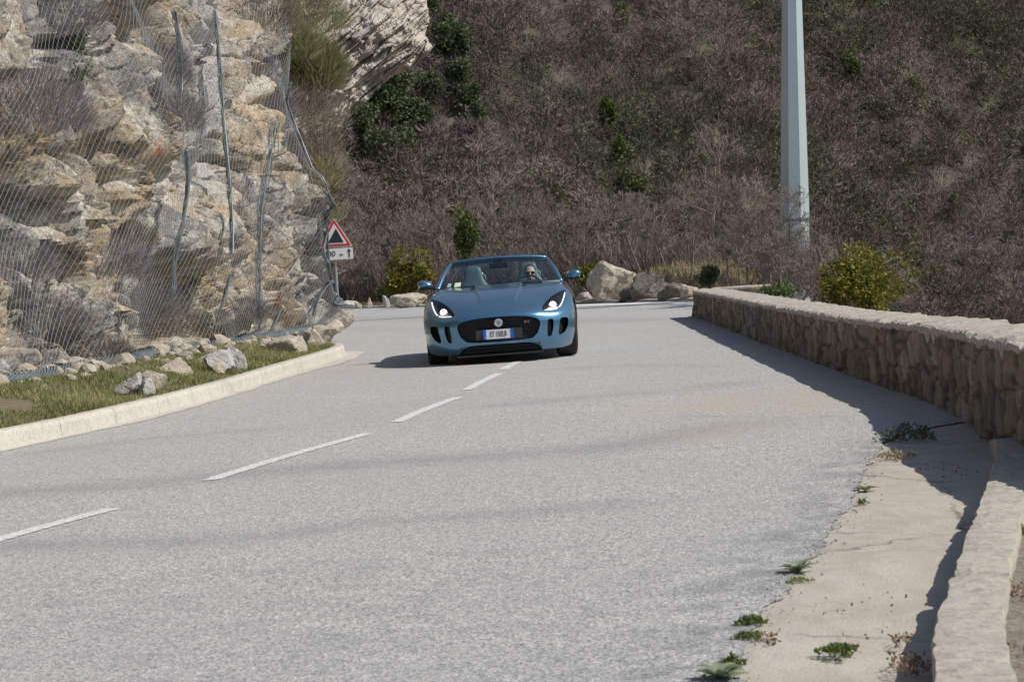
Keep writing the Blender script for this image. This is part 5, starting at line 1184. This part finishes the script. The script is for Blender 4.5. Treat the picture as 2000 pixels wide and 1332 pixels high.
    def rim(la, depth, name, mat, direction=(0, 1, 0), parent=None, sides=((1, -1),)):
      for sd in sides:
        mb = MB(); d = np.array(direction, float)
        for (a, b), ks in emap.items():
            l = [lab[k] for k in ks]
            if len(ks) == 2 and (l[0] == la) != (l[1] == la):
                p, q = V[a], V[b]
                for sx in sd:
                    A = p * [sx, 1, 1]; B = q * [sx, 1, 1]; dd = d * [sx, 1, 1]; mb.add(np.array([A, B, B + dd * depth, A + dd * depth]), np.array([[0, 1, 2, 3]]))
        mb.build(name, mat, parent or root)
    LR = ((1,), (-1,))
    rim('grille', .07, 'grille_surround', paint); rim('vento', .06, 'vent_surround', black, sides=LR); rim('venti', .06, 'vent_surround', black, sides=LR); rim('lower', .10, 'intake_surround', black); rim('headlight', .03, 'headlight_seal', black, (0, .95, -.3), sides=LR); rim('archf', .10, 'wheel_arch_lip', black, (-1, 0, 0), sides=LR); rim('archr', .10, 'wheel_arch_lip', black, (-1, 0, 0), sides=LR)
    # shut lines
    for la, nm in (('door', 'door_gap'),):
      for sx in (1, -1):
        A = []; B = []
        for (a, b), ks in emap.items():
            l = [lab[k] for k in ks]
            if len(ks) == 2 and set(l) == {la, 'body'} and (la == 'door' or min(V[a][1], V[b][1]) > .16): A += [V[a] * [sx, 1, 1]]; B += [V[b] * [sx, 1, 1]]
        mb = MB(); mb.tubes(A, B, .0028, k=4); mb.build(nm, black, root)
    # grille mesh, brackets, badges, plate
    gm = NT('grille_mesh'); gm.col(gm.ramp(gm.voro(60, 'DISTANCE_TO_EDGE', sc=(1, 1, 1.6)), (.0, (.035, .035, .037)), (.12, (.004, .004, .004)))).set(.5)
    gp = np.array([(x_, .10 + .15 * x_ * x_, z_) for x_ in np.linspace(-.515, .515, 40) for z_ in np.linspace(.25, .565, 12)]); g = mesh('grille', gp, gridF(40, 12), gm.m, root)
    mb = MB()
    for zz in np.arange(.275, .55, .022): mb.path([(x_, .09 + .15 * x_ * x_, zz) for x_ in np.linspace(-.49, .49, 20)], .0035, 4)
    mb.build('grille_bars', dark, g)
    mb = MB()
    for sx in (1, -1):
        P_ = [(sx * a, b, z_) for a, b in ((.55, .20), (.62, .21), (.69, .26), (.74, .32), (.80, .40), (.85, .50)) for z_ in (.25, .38, .51)]; q = MB(); q.add(np.array(P_), gridF(6, 3)[:, ::sx]); q.build('vent_backing', black, root)
    mb = MB(); mb.box((0, .34, .16), (.92, .02, .14)); mb.box((0, .30, .25), (.84, .2, .01)); mb.build('intake_backing', black, root)
    mb = MB(); mb.box((0, .22, .105), (1.04, .36, .018)); mb.box((.0, .16, .155), (.9, .02, .012)); mb.box((0, .15, .19), (.9, .02, .01)); mb.build('front_splitter', dark, root)
    for sx in (1, -1):                                    # painted winglets in the lower corners
        pts = [(.51, .215, .105), (.505, .185, .15), (.475, .15, .19), (.43, .125, .217), (.37, .11, .222)]
        P_ = np.array(pts) * [sx, 1, 1]; mb = MB(); Q_ = resample(crsmooth(P_, 2), .01); mb.path(Q_, .013 * np.sin(np.linspace(.25, 2.9, len(Q_))), 8, flat=1.6); mb.build('bumper_winglet', paint, root, smooth=True)
    pl = MB(); pl.box((-.01, .012, .352), (.362, .008, .112)); plate = pl.build('number_plate', plain('plate_white', (.72, .74, .76), .35, var=.02), root)
    pb = MB(); pb.box((0, .03, .352), (.56, .02, .118)); pb.build('plate_bracket', plain('bracket', (.035, .035, .04), .6), root)
    blue = plain('plate_blue', (.01, .12, .62), .4, var=.03)
    for sx in (-1, 1): q = MB(); q.box((-.01 + sx * .163, .007, .352), (.036, .003, .112)); q.build('blue_band', blue, plate)
    ink = plain('plate_ink', (.05, .055, .06), .5)
    text_mesh('ET 150LB', .092, ink, plate, 'plate_number', Matrix.Translation((-.01, .006, .352)) @ Matrix.Rotation(math.pi / 2, 4, 'X'), .56)
    text_mesh('I', .035, plain('plate_letter', (.8, .8, .8), .5), plate, 'country_letter', Matrix.Translation((-.173, .004, .318)) @ Matrix.Rotation(math.pi / 2, 4, 'X'), 1)
    mb = MB(); t_ = np.linspace(0, 2 * math.pi, 33)[:-1]; mb.path(np.stack([np.cos(t_) * .045, t_ * 0 + .028, .487 + np.sin(t_) * .045], 1), .0055, 6, closed=True)
    mb.add(np.concatenate([[[0, .03, .487]], np.stack([np.cos(t_) * .043, t_ * 0 + .034, .487 + np.sin(t_) * .043], 1)]), np.array([(0, 1 + i, 1 + (i + 1) % 32) for i in range(32)]))
    em = mb.build('round_emblem', chrome, root)
    mb = MB()
    for (a, b_, r) in ((-.012, .012, .014), (.014, .012, .013), (0, -.006, .017), (-.017, -.014, .008), (.018, -.012, .008), (0, -.024, .009)): mb.path([(a, .018, .487 + b_), (a, .032, .487 + b_)], r, 8)
    mb.build('emblem_relief', plain('dull_silver', (.35, .36, .37), .4, .8), em)
    mb = MB(); mb.box((.335, .055, .475), (.024, .006, .03)); bd = mb.build('red_badge', plain('badge_red', (.65, .02, .02), .35), root)
    text_mesh('S', .034, chrome, bd, 'badge_letter', Matrix.Translation((.362, .05, .475)) @ Matrix.Rotation(math.pi / 2, 4, 'X'), .9)
    q = MB(); q.box((.316, .055, .475), (.008, .006, .026)); q.build('badge_stripe', plain('badge_pale', (.6, .65, .45), .4), bd)
    # headlights
    lens = NT('lens_glass'); lens.t.nodes.remove(lens.b); tr = lens.n('ShaderNodeBsdfTransparent'); tr.inputs[0].default_value = (.93, .95, .97, 1); gl = lens.n('ShaderNodeBsdfGlossy'); gl.inputs['Roughness'].default_value = .02
    fr = lens.n('ShaderNodeFresnel'); fr.inputs[0].default_value = 1.45; ms = lens.n('ShaderNodeMixShader'); lens.l(fr.outputs[0], ms.inputs[0]); lens.l(tr.outputs[0], ms.inputs[1]); lens.l(gl.outputs[0], ms.inputs[2]); lens.l(ms.outputs[0], lens.o.inputs[0])
    lamp = NT('lit_lamp'); lamp.set(.3); lamp.b.inputs['Emission Color'].default_value = (1, .96, .85, 1); lamp.b.inputs['Emission Strength'].default_value = 4
    drl = NT('light_strip'); drl.set(.3); drl.b.inputs['Emission Color'].default_value = (.95, .97, 1, 1); drl.b.inputs['Emission Strength'].default_value = 1.6
    refl = plain('reflector', (.5, .52, .55), .2, .9)
    hf = lab == 'headlight'; hq = F[hf]; used, inv = np.unique(hq, return_inverse=True)
    for sx in (1, -1):
        hr = MB(); Q = V[used] * [sx, 1, 1]; off = np.array([0, .06, -.02])
        housing = mesh('headlight', Q + off, inv.reshape(-1, 4)[:, ::sx], black, root, True)
        mesh('lens_cover', Q + [0, -.001, .0005], inv.reshape(-1, 4)[:, ::sx], lens.m, housing, True)
        def onS(xz, push=(.0, .018, -.012)):
            r = []
            for x_, z_ in xz:
                d = np.hypot(V[:, 0] - x_, V[:, 2] - z_) + 5 * (V[:, 1] > 1.2); k = np.argmin(d); r.append(V[k] * [sx, 1, 1] * [0, 1, 0] + [x_ * sx, 0, z_] + np.array(push))
            r = np.array(r); kk = np.ones(5) / 5; r[:, 1] = np.convolve(np.pad(r[:, 1], 2, 'edge'), kk, 'valid'); return r
        strip = resample(crsmooth([(.822, .787), (.812, .745), (.785, .685), (.755, .638), (.715, .612), (.65, .602), (.565, .603)], 3), .008)
        mb = MB(); mb.path(onS(strip), .0075, 6); mb.build('light_strip', drl.m, housing, smooth=True)
        c0 = onS([(.665, .655)] * 3, (0, .035, -.01))[1]
        mb = MB()
        for k in range(10):
            pass
        th_ = np.linspace(0, 2 * math.pi, 25)[:-1]; rings = [(0, .0), (.012, -.010), (.024, -.006), (.033, .0), (.036, .01)]
        Vv_ = np.array([[c0[0] + r * math.cos(a), c0[1] + o_, c0[2] + r * math.sin(a)] for r, o_ in rings for a in th_]); mb.add(Vv_, gridF(5, 24)[:0] if False else np.array([(i * 24 + j, i * 24 + (j + 1) % 24, (i + 1) * 24 + (j + 1) % 24, (i + 1) * 24 + j) for i in range(4) for j in range(24)]))
        mb.build('projector_lamp', lamp.m, housing, smooth=True)
        mb = MB()
        Vv_ = np.array([[c0[0] + r * math.cos(a), c0[1] + o_, c0[2] + r * math.sin(a)] for r, o_ in ((.037, .01), (.047, -.004), (.05, -.002)) for a in th_]); mb.add(Vv_, np.array([(i * 24 + j, i * 24 + (j + 1) % 24, (i + 1) * 24 + (j + 1) % 24, (i + 1) * 24 + j) for i in range(2) for j in range(24)])); mb.build('lamp_bezel', chrome, housing, smooth=True)
        lo = onS([(x_, .618) for x_ in np.linspace(.575, .74, 8)], (0, .03, -.012)); mb = MB(); mb.path(lo, .013, 6); mb.build('reflector', lamp.m if False else refl, housing, smooth=True)
    # ---- windscreen
    def base(t): return np.array([t * .785, 1.375 + .27 * t * t, .915 + .0 * t])
    def head_(t): return np.array([t * .62, 2.06 + .10 * t * t, 1.262 - .030 * t * t - .012 * t ** 8])
    gl_ = NT('windscreen_glass'); gl_.t.nodes.remove(gl_.b); tr = gl_.n('ShaderNodeBsdfTransparent'); tr.inputs[0].default_value = (.62, .79, .82, 1); g2 = gl_.n('ShaderNodeBsdfGlossy'); g2.inputs['Roughness'].default_value = .01
    fr = gl_.n('ShaderNodeFresnel'); fr.inputs[0].default_value = 1.6; ms = gl_.n('ShaderNodeMixShader'); gl_.l(gl_.math('ADD', fr.outputs[0], .05, True), ms.inputs[0]); gl_.l(tr.outputs[0], ms.inputs[1]); gl_.l(g2.outputs[0], ms.inputs[2]); gl_.l(ms.outputs[0], gl_.o.inputs[0])
    ts = np.linspace(-1, 1, 41); W = []
    for t in ts:
        for s_ in np.linspace(0, 1, 12): q = base(t) * (1 - s_) + head_(t) * s_; q[2] += .03 * math.sin(math.pi * s_); q[1] -= .02 * math.sin(math.pi * s_); W.append(q)
    W = np.array(W).reshape(41, 12, 3); ws = mesh('windscreen', W.reshape(-1, 3), gridF(41, 12), gl_.m, root, True)
    fr_ = MB()
    pil = [np.concatenate([W[k], []]) if False else W[k] for k in (0, 40)]
    for P_ in pil:
        Q = resample(np.concatenate([[P_[0] - (P_[1] - P_[0]) * .35], P_]), .03); fr_.path(Q, np.interp(np.arange(len(Q)), [0, len(Q) - 1], [.033, .026]), 10, flat=.9)
    hd = np.array([head_(t) for t in np.linspace(-1, 1, 40)]) + [0, .012, .006]; fr_.path(hd, .026, 10, flat=.85)
    for k in (0, 1): fr_.path([hd[-k] , hd[-k] + [0, .001, .001]], .026, 10)
    fr_.build('windscreen_frame', paint, root, smooth=True)
    bl = MB(); bl.path([base(t) + [0, -.012, .0] for t in np.linspace(-1, 1, 40)], .016, 6); bl.path([head_(t) + [0, .02, -.035] for t in np.linspace(-1, 1, 40)], .020, 6); bl.build('screen_seal', black, ws)
    q = MB(); q.box((-.08, 1.37, .925), (.5, .03, .012)); q.box((.3, 1.40, .925), (.5, .03, .012)); q.build('wiper', black, root)
    # hood louvres
    for sx in (1, -1):
        q = MB(); P_ = np.array([[sx * (.30 + a), 1.14 + b, 0] for a, b in ((-.055, .0), (.055, .02), (.05, .115), (-.04, .10))]); zt = .905
        for k in range(4):
            d = np.hypot(V[:, 0] - abs(P_[k, 0]), V[:, 1] - P_[k, 1]) + 9 * (V[:, 2] < .6); P_[k, 2] = V[np.argmin(d), 2] + .004
        q.add(np.concatenate([P_, P_ - [0, 0, .02]]), np.array([[0, 1, 2, 3], [7, 6, 5, 4], [0, 4, 5, 1], [1, 5, 6, 2], [2, 6, 7, 3], [3, 7, 4, 0]])); q.build('hood_louvre', black, root)
    # stickers on the glass
    def on_glass(t, s_, w_, h_, mat, nm):
        i = (t + 1) / 2 * 40; q = []
        for dt, ds in ((-w_, -h_), (w_, -h_), (w_, h_), (-w_, h_)):
            tt = t + dt; ss_ = s_ + ds; a = base(tt) * (1 - ss_) + head_(tt) * ss_; a[2] += .03 * math.sin(math.pi * ss_); a[1] -= .02 * math.sin(math.pi * ss_); q.append(a + [0, -.004, .004])
        q = np.array(q); mesh(nm, np.concatenate([q, q + [0, .001, 0]]), [np.array([[0, 1, 2, 3], [7, 6, 5, 4]])], mat, ws)
    on_glass(-.68, .10, .052, .06, plain('sticker_green', (.75, .95, .62), .5), 'sticker'); on_glass(-.82, .10, .03, .055, plain('sticker_blue', (.4, .6, .72), .5), 'sticker')
    # rear view mirror
    q = MB(); q.box((0.0, 2.02, 1.165), (.24, .035, .075)); q.path([(0, 2.06, 1.25), (0, 2.03, 1.18)], .02, 8); q.box((0, 2.0, 1.225), (.13, .09, .035)); q.build('rear_view_mirror', dark, root)
    # door mirrors
    for sx in (1, -1):
        n1, n2 = 20, 12; Q = []
        for i in range(n1):
            a = 2 * math.pi * i / n1
            for j in range(n2):
                b = math.pi * j / (n2 - 1); sx_ = .098 * math.sin(b) ** .75 * math.cos(a); sz = .058 * math.sin(b) ** .75 * math.sin(a); yy = -.075 * math.cos(b) + .03
                tp = 1 + .15 * (math.cos(a))
                Q.append([sx * (.955 + sx_), 1.86 + min(yy, .05), .985 + sz * tp + .012 * math.cos(a)])
        md = mesh('door_mirror', np.array(Q), gridF(n1, n2, True), paint, root, True)
        g_ = MB(); g_.box((sx * .955, 1.915, .985), (.165, .006, .088)); g_.build('mirror_glass', chrome, md)
        g_ = MB(); g_.path([(sx * .80, 1.86, .905), (sx * .86, 1.86, .935), (sx * .93, 1.87, .950)], .022, 8, flat=.6); g_.box((sx * .955, 1.87, .935), (.15, .09, .022)); g_.build('mirror_arm', black, md)
    # ---- cockpit
    loop = [V.reshape(nu, nv, 3)[k, -1] for k in range(nu)]; loop = np.array(loop); lp = np.concatenate([loop, (loop * [-1, 1, 1])[::-1][1:-1]])
    inn = lp * [.93, 1, 1] + [0, 0, -.02]; n = len(lp); deep = inn.copy(); deep[:, 2] = .30; deep[:, 1] = np.clip(deep[:, 1], 1.5, 3.45)
    Vc = np.concatenate([lp, inn, deep]); Fq = np.array([(i + r * n, (i + 1) % n + r * n, (i + 1) % n + (r + 1) * n, i + (r + 1) * n) for r in (0, 1) for i in range(n)])
    mesh('cockpit_lining', Vc, [Fq, np.array([[2 * n + i for i in range(n)]])], leather2, root)
    Dd = []
    for x_ in np.linspace(-.74, .74, 30):
        yb = 1.40 + .25 * (x_ / .785) ** 2
        for yy, zz in ((yb, .895), (yb + .2, .915), (1.95, .93 + .03 * math.exp(-((x_ - .37) / .18) ** 2)), (2.02, .90), (2.03, .6)): Dd.append([x_, yy, zz])
    mesh('dashboard', np.array(Dd), gridF(30, 5), leather2, root, True)
    def seat(x_):
        def sect(z, w, d, y): return [[x_ + w * math.copysign(abs(math.cos(a)) ** .6, math.cos(a)), y + d * math.copysign(abs(math.sin(a)) ** .6, math.sin(a)), z] for a in np.linspace(0, 2 * math.pi, 21)[:-1]]
        st = [(.42, .24, .07, 2.86), (.55, .25, .075, 2.90), (.70, .255, .075, 2.94), (.82, .25, .07, 2.98), (.90, .215, .065, 3.00), (.96, .165, .06, 3.015), (1.02, .135, .058, 3.03), (1.10, .118, .055, 3.045), (1.16, .10, .045, 3.05), (1.18, .06, .03, 3.05)]
        Vs = np.array([p for s_ in st for p in sect(*s_)]); Fs = np.array([(r * 20 + i, r * 20 + (i + 1) % 20, (r + 1) * 20 + (i + 1) % 20, (r + 1) * 20 + i) for r in range(len(st) - 1) for i in range(20)])
        o = mesh('seat', Vs, [Fs, np.array([[*range(20)][::-1], [(len(st) - 1) * 20 + i for i in range(20)]])], leather, root, True)
        c_ = MB(); c_.box((x_, 2.58, .36), (.46, .52, .14)); c_.build('seat_cushion', leather2, o)
        for sx in (-1, 1):
            b_ = MB(); b_.path([(x_ + sx * .21, 2.86, .5), (x_ + sx * .235, 2.88, .68), (x_ + sx * .215, 2.92, .84)], .045, 8); b_.build('side_bolster', leather2, o, smooth=True)
    seat(.37); seat(-.37)
    for x_ in (.37, -.37):
        q = MB(); q.path([(x_ - .15, 3.38, .88), (x_ - .14, 3.36, 1.04), (x_ - .08, 3.35, 1.10), (x_ + .08, 3.35, 1.10), (x_ + .14, 3.36, 1.04), (x_ + .15, 3.38, .88)], .018, 8); q.build('roll_hoop', chrome, root, smooth=True)
    a_ = np.linspace(0, 2 * math.pi, 41)[:-1]; q = MB(); tilt = .42; C0 = np.array([.37, 2.26, .845])
    ring = C0 + np.stack([np.cos(a_) * .178, np.sin(a_) * .178 * math.sin(tilt), np.sin(a_) * .178 * math.cos(tilt)], 1); q.path(ring, .014, 8, closed=True)
    for a in (0, math.pi, 1.5 * math.pi): q.path([C0 + [0, -.03, 0], C0 + [math.cos(a) * .17, math.sin(a) * .17 * math.sin(tilt), math.sin(a) * .17 * math.cos(tilt)]], .016, 6)
    q.path([C0 + [0, -.05, 0], C0 + [0, .005, 0]], .06, 14); q.path([C0 + [0, -.03, 0], C0 + [0, -.25, -.08]], .03, 8); q.build('steering_wheel', leather2, root, smooth=True)
    # tail lights, rear plate recess
    for sx in (1, -1): q = MB(); q.path([(sx * .3, 4.40, .76), (sx * .6, 4.375, .765), (sx * .8, 4.22, .77)], .022, 8); q.build('tail_light', plain('tail_red', (.35, .01, .01), .2), root, smooth=True)
    # underbody
    q = MB(); q.box((0, 2.3, .17), (1.44, 3.9, .06)); q.box((0, 2.2, .24), (1.74, 1.9, .12)); q.box((0, .95, .42), (1.15, .7, .4)); q.build('underbody', black, root)
    # wheels
    def wheel(x_, y_, steer):
        sgn = 1 if x_ > 0 else -1; hub = empty('wheel', (x_, y_, .34)); hub.parent = root; hub.rotation_euler = (0, math.radians(1.5) * sgn * 0, steer)
        prof = [(-.125, .235), (-.125, .30), (-.115, .325), (-.095, .338), (-.06, .34), (.06, .34), (.095, .338), (.115, .325), (.125, .30), (.125, .235)]; k = 48
        Vw = np.array([[a, r * math.cos(t), r * math.sin(t)] for a, r in prof for t in np.arange(k) * 2 * math.pi / k]); Fw = np.array([(i * k + j, i * k + (j + 1) % k, (i + 1) * k + (j + 1) % k, (i + 1) * k + j) for i in range(len(prof) - 1) for j in range(k)])
        mesh('tyre', Vw, Fw, rubber, hub, True)
        rp = [(-.115, .236), (-.10, .22), (.0, .215), (.09, .222), (.112, .236), (.12, .243)]; Vr = np.array([[a * sgn, r * math.cos(t), r * math.sin(t)] for a, r in rp for t in np.arange(k) * 2 * math.pi / k]); Fr = np.array([(i * k + j, i * k + (j + 1) % k, (i + 1) * k + (j + 1) % k, (i + 1) * k + j) for i in range(len(rp) - 1) for j in range(k)])
        rm = mesh('rim', Vr, Fr, alloy, hub, True); sp = MB()
        for j in range(10):
            t = j * math.pi / 5 + (.09 if j % 2 else -.09); sp.path([(sgn * .085, math.cos(t) * .04, math.sin(t) * .04), (sgn * .095, math.cos(t) * .14, math.sin(t) * .14), (sgn * .105, math.cos(t) * .228, math.sin(t) * .228)], [.02, .016, .018], 6)
        sp.path([(sgn * .07, 0, 0), (sgn * .105, 0, 0)], .055, 16); sp.build('spokes', alloy, rm, smooth=True)
        d_ = MB(); d_.path([(-.02 * sgn, 0, 0), (.0 * sgn, 0, 0)], .18, 32); d_.build('brake_disc', plain('brake_steel', (.3, .3, .3), .4, .9), hub)
    st = math.radians(4)
    wheel(.80, .90, st); wheel(-.80, .90, st); wheel(.80, 3.52, 0); wheel(-.80, 3.52, 0)
    return root
CARLOC = (-.145, 25.75, 0)
def voxel(mb_, size):
    me = bpy.data.meshes.new('tmp'); V = np.concatenate(mb_.v); 
    Fs = [np.concatenate(x) for x in mb_.f.values()]; o = mesh('tmp', V, Fs, M['bark']); bpy.data.meshes.remove(me)
    md = o.modifiers.new('r', 'REMESH'); md.mode = 'VOXEL'; md.voxel_size = size; sm = o.modifiers.new('s', 'SMOOTH'); sm.iterations = 3; sm.factor = .5
    bpy.context.view_layer.update(); out = bpy.data.meshes.new_from_object(o.evaluated_get(bpy.context.evaluated_depsgraph_get())); bpy.data.objects.remove(o); out.polygons.foreach_set('use_smooth', np.ones(len(out.polygons), bool)); return out
def ell(mb_, c, r, n=20, rot=0):
    t = np.linspace(0, math.pi, n // 2 + 1); p = np.arange(n) * 2 * math.pi / n; V = np.array([[math.sin(a) * math.cos(b) * r[0], math.sin(a) * math.sin(b) * r[1], math.cos(a) * r[2]] for a in t for b in p])
    if rot: V = V @ np.array([[1, 0, 0], [0, math.cos(rot), math.sin(rot)], [0, -math.sin(rot), math.cos(rot)]])
    mb_.add(V + np.array(c), np.array([(i * n + j, (i + 1) * n + j, (i + 1) * n + (j + 1) % n, i * n + (j + 1) % n) for i in range(n // 2) for j in range(n)]))
def build_driver(car):
    x = .385; sk = plain('skin', (.66, .40, .32), .5, var=.08); cloth = plain('dark_green_jacket', (.012, .022, .022), .85); hairm = plain('dark_hair', (.03, .02, .015), .7); lensm = plain('dark_lenses', (.008, .008, .01), .12); den = plain('dark_trousers', (.02, .025, .035), .9)
    hc = np.array([x + .0, 2.80, 1.075])                 # head centre, face towards -y
    b = MB()
    ell(b, hc + [0, .012, .022], (.074, .094, .088)); ell(b, hc + [0, -.012, -.038], (.060, .070, .075)); ell(b, hc + [0, -.045, -.085], (.030, .03, .024)); ell(b, hc + [0, -.052, -.05], (.034, .03, .03))
    b.path([hc + [0, -.082, .022], hc + [0, -.094, -.002], hc + [0, -.104, -.022], hc + [0, -.088, -.032]], [.008, .011, .014, .010], 8)
    for s in (1, -1): ell(b, hc + [s * .076, .012, -.005], (.010, .020, .032)); ell(b, hc + [s * .042, -.062, -.022], (.022, .018, .02)); ell(b, hc + [s * .030, -.080, .008], (.013, .008, .009))
    ell(b, hc + [0, -.077, -.052], (.024, .012, .006)); ell(b, hc + [0, -.076, -.062], (.021, .012, .006)); ell(b, hc + [0, -.075, .030], (.055, .014, .011))
    b.path([hc + [0, .02, -.05], (x, 2.85, .965), (x, 2.88, .90)], [.052, .054, .064], 14)
    tor = [(x, 2.90, .86), (x, 2.90, .74), (x, 2.87, .58), (x, 2.80, .46)]; ell(b, tor[1], (.18, .10, .17)); ell(b, tor[2], (.155, .10, .17)); ell(b, tor[3], (.165, .12, .10)); ell(b, (x, 2.90, .86), (.17, .075, .06))
    def hand(s):
        a0 = {1: .35, -1: math.pi - .55}[s]; C0 = np.array([.37, 2.26, .845]); tl = .42; R_ = lambda a, r=.178: C0 + [math.cos(a) * r, math.sin(a) * r * math.sin(tl), math.sin(a) * r * math.cos(tl)]
        g = R_(a0); out = (g - C0) / .178; pc = g + out * .022 + [0, .055, -.005]; wr = pc + [s * .015, .075, -.02]
        b.path([wr, pc + [0, .02, 0], pc + [0, -.018, 0]], [.026, .037, .034], 10, flat=.6)
        tan_ = np.array(R_(a0 + .05)) - np.array(R_(a0 - .05)); tan_ /= np.linalg.norm(tan_)
        for k, ln in enumerate((.92, 1., .95, .78)):
            o = tan_ * (k - 1.5) * .021; p0 = pc + o + out * .004 + [0, -.015, 0]; p1 = p0 + np.array([0, -.034, 0]) * ln + out * .004; p2 = g + o + [0, -.024, 0] - out * .002 * ln; p3 = g + o - out * .022 * ln + [0, -.014, 0]
            b.path([p0, p1, p2, p3], [.0095, .009, .0085, .0075], 8)
        t0 = pc - out * .018 - tan_ * s * -.012; b.path([t0, t0 - out * .018 + [0, -.022, 0], g - out * .024 + tan_ * .02 + [0, -.004, 0]], [.012, .0105, .009], 8)
        return wr
    arms = []
    for s in (1, -1):
        wr = hand(s); sh = np.array([x + s * .185, 2.89, .84]); el = np.array([x + s * .255, 2.66, .66]); b.path(resample(np.array([sh, el, wr]), .04), np.interp(np.linspace(0, 1, len(resample(np.array([sh, el, wr]), .04))), [0, .5, 1], [.056, .044, .028]), 12); arms.append((sh, el, wr))
        hip = np.array([x + s * .09, 2.78, .44]); kn = np.array([x + s * .13, 2.30, .52]); an = np.array([x + s * .11, 1.92, .36]); Q = resample(np.array([hip, kn, an]), .05); b.path(Q, np.interp(np.linspace(0, 1, len(Q)), [0, .5, 1], [.082, .06, .038]), 12); b.path([an, an + [0, -.10, .03], an + [0, -.2, .06]], [.036, .04, .025], 10)
    me = voxel(b, .0062); me.name = 'person'; me.materials.clear(); me.materials.append(sk)
    p = link(bpy.data.objects.new('person', me)); tag(p, 'driver in dark clothing and sunglasses sitting behind the steering wheel of the roadster', 'person')
    p.location = car.location + Vector((.01, 0, -.045)); p.rotation_euler = car.rotation_euler
    j = MB(); ell(j, tor[1], (.195, .118, .185)); ell(j, tor[2], (.172, .118, .18)); ell(j, (x, 2.90, .855), (.185, .09, .07)); ell(j, tor[3], (.18, .13, .105)); j.path([(x, 2.885, .87), (x, 2.87, .93)], [.085, .066], 14)
    for sh, el, wr in arms: Q = resample(np.array([sh, el, wr + (el - wr) * .08]), .03); j.path(Q, np.interp(np.linspace(0, 1, len(Q)), [0, .5, 1], [.072, .058, .040]), 12)
    jm = voxel(j, .010); jm.name = 'jacket'; jm.materials.clear(); jm.materials.append(cloth); link(bpy.data.objects.new('jacket', jm), p)
    tr = MB()
    for s in (1, -1):
        Q = resample(np.array([[x + s * .09, 2.80, .44], [x + s * .13, 2.30, .52], [x + s * .11, 1.95, .375]]), .04); tr.path(Q, np.interp(np.linspace(0, 1, len(Q)), [0, .5, 1], [.096, .074, .052]), 12)
    tm = voxel(tr, .012); tm.name = 'trousers'; tm.materials.clear(); tm.materials.append(den); link(bpy.data.objects.new('trousers', tm), p)
    h = MB(); ell(h, hc + [0, .028, .034], (.082, .090, .088)); ell(h, hc + [0, .055, -.01], (.077, .062, .075))
    hm = voxel(h, .008); co = np.array([v.co[:] for v in hm.vertices]); 
    import bmesh
    bm = bmesh.new(); bm.from_mesh(hm); bmesh.ops.delete(bm, geom=[v for v in bm.verts if v.co.y < hc[1] - .028 - max(0, (v.co.z - hc[2] - .075)) * 1.0 and v.co.z < hc[2] + .105], context='VERTS'); bm.to_mesh(hm); bm.free()
    hm.name = 'hair'; hm.materials.clear(); hm.materials.append(hairm); link(bpy.data.objects.new('hair', hm), p)
    g = MB()
    for s in (1, -1):
        ell(g, hc + [s * .033, -.088, .008], (.031, .008, .021), 16); g.path([hc + [s * .062, -.08, .012], hc + [s * .08, -.03, .012], hc + [s * .083, .015, .005]], .0035, 6)
    g.path([hc + [-.01, -.092, .012], hc + [.01, -.092, .012]], .004, 6); g.build('sunglasses', lensm, p, smooth=True)
# ================================================================== assemble
build_ground(); build_road(); build_kerb(); build_gutter(); build_wall()
build_materials()
_V, _px, _py, _dep = build_cliff()
_net, _np_ = net_and_cables(_V, _px, _py, _dep)
build_far_cliff()
build_verge(); build_rocks(); build_weeds()
build_pole(); build_sign()
car_ = build_car(); build_driver(car_)
build_cliff_plants(_V, _px, _py, _dep, _net, _np_)
build_near_vegetation(); build_hill_trees(); build_woods()
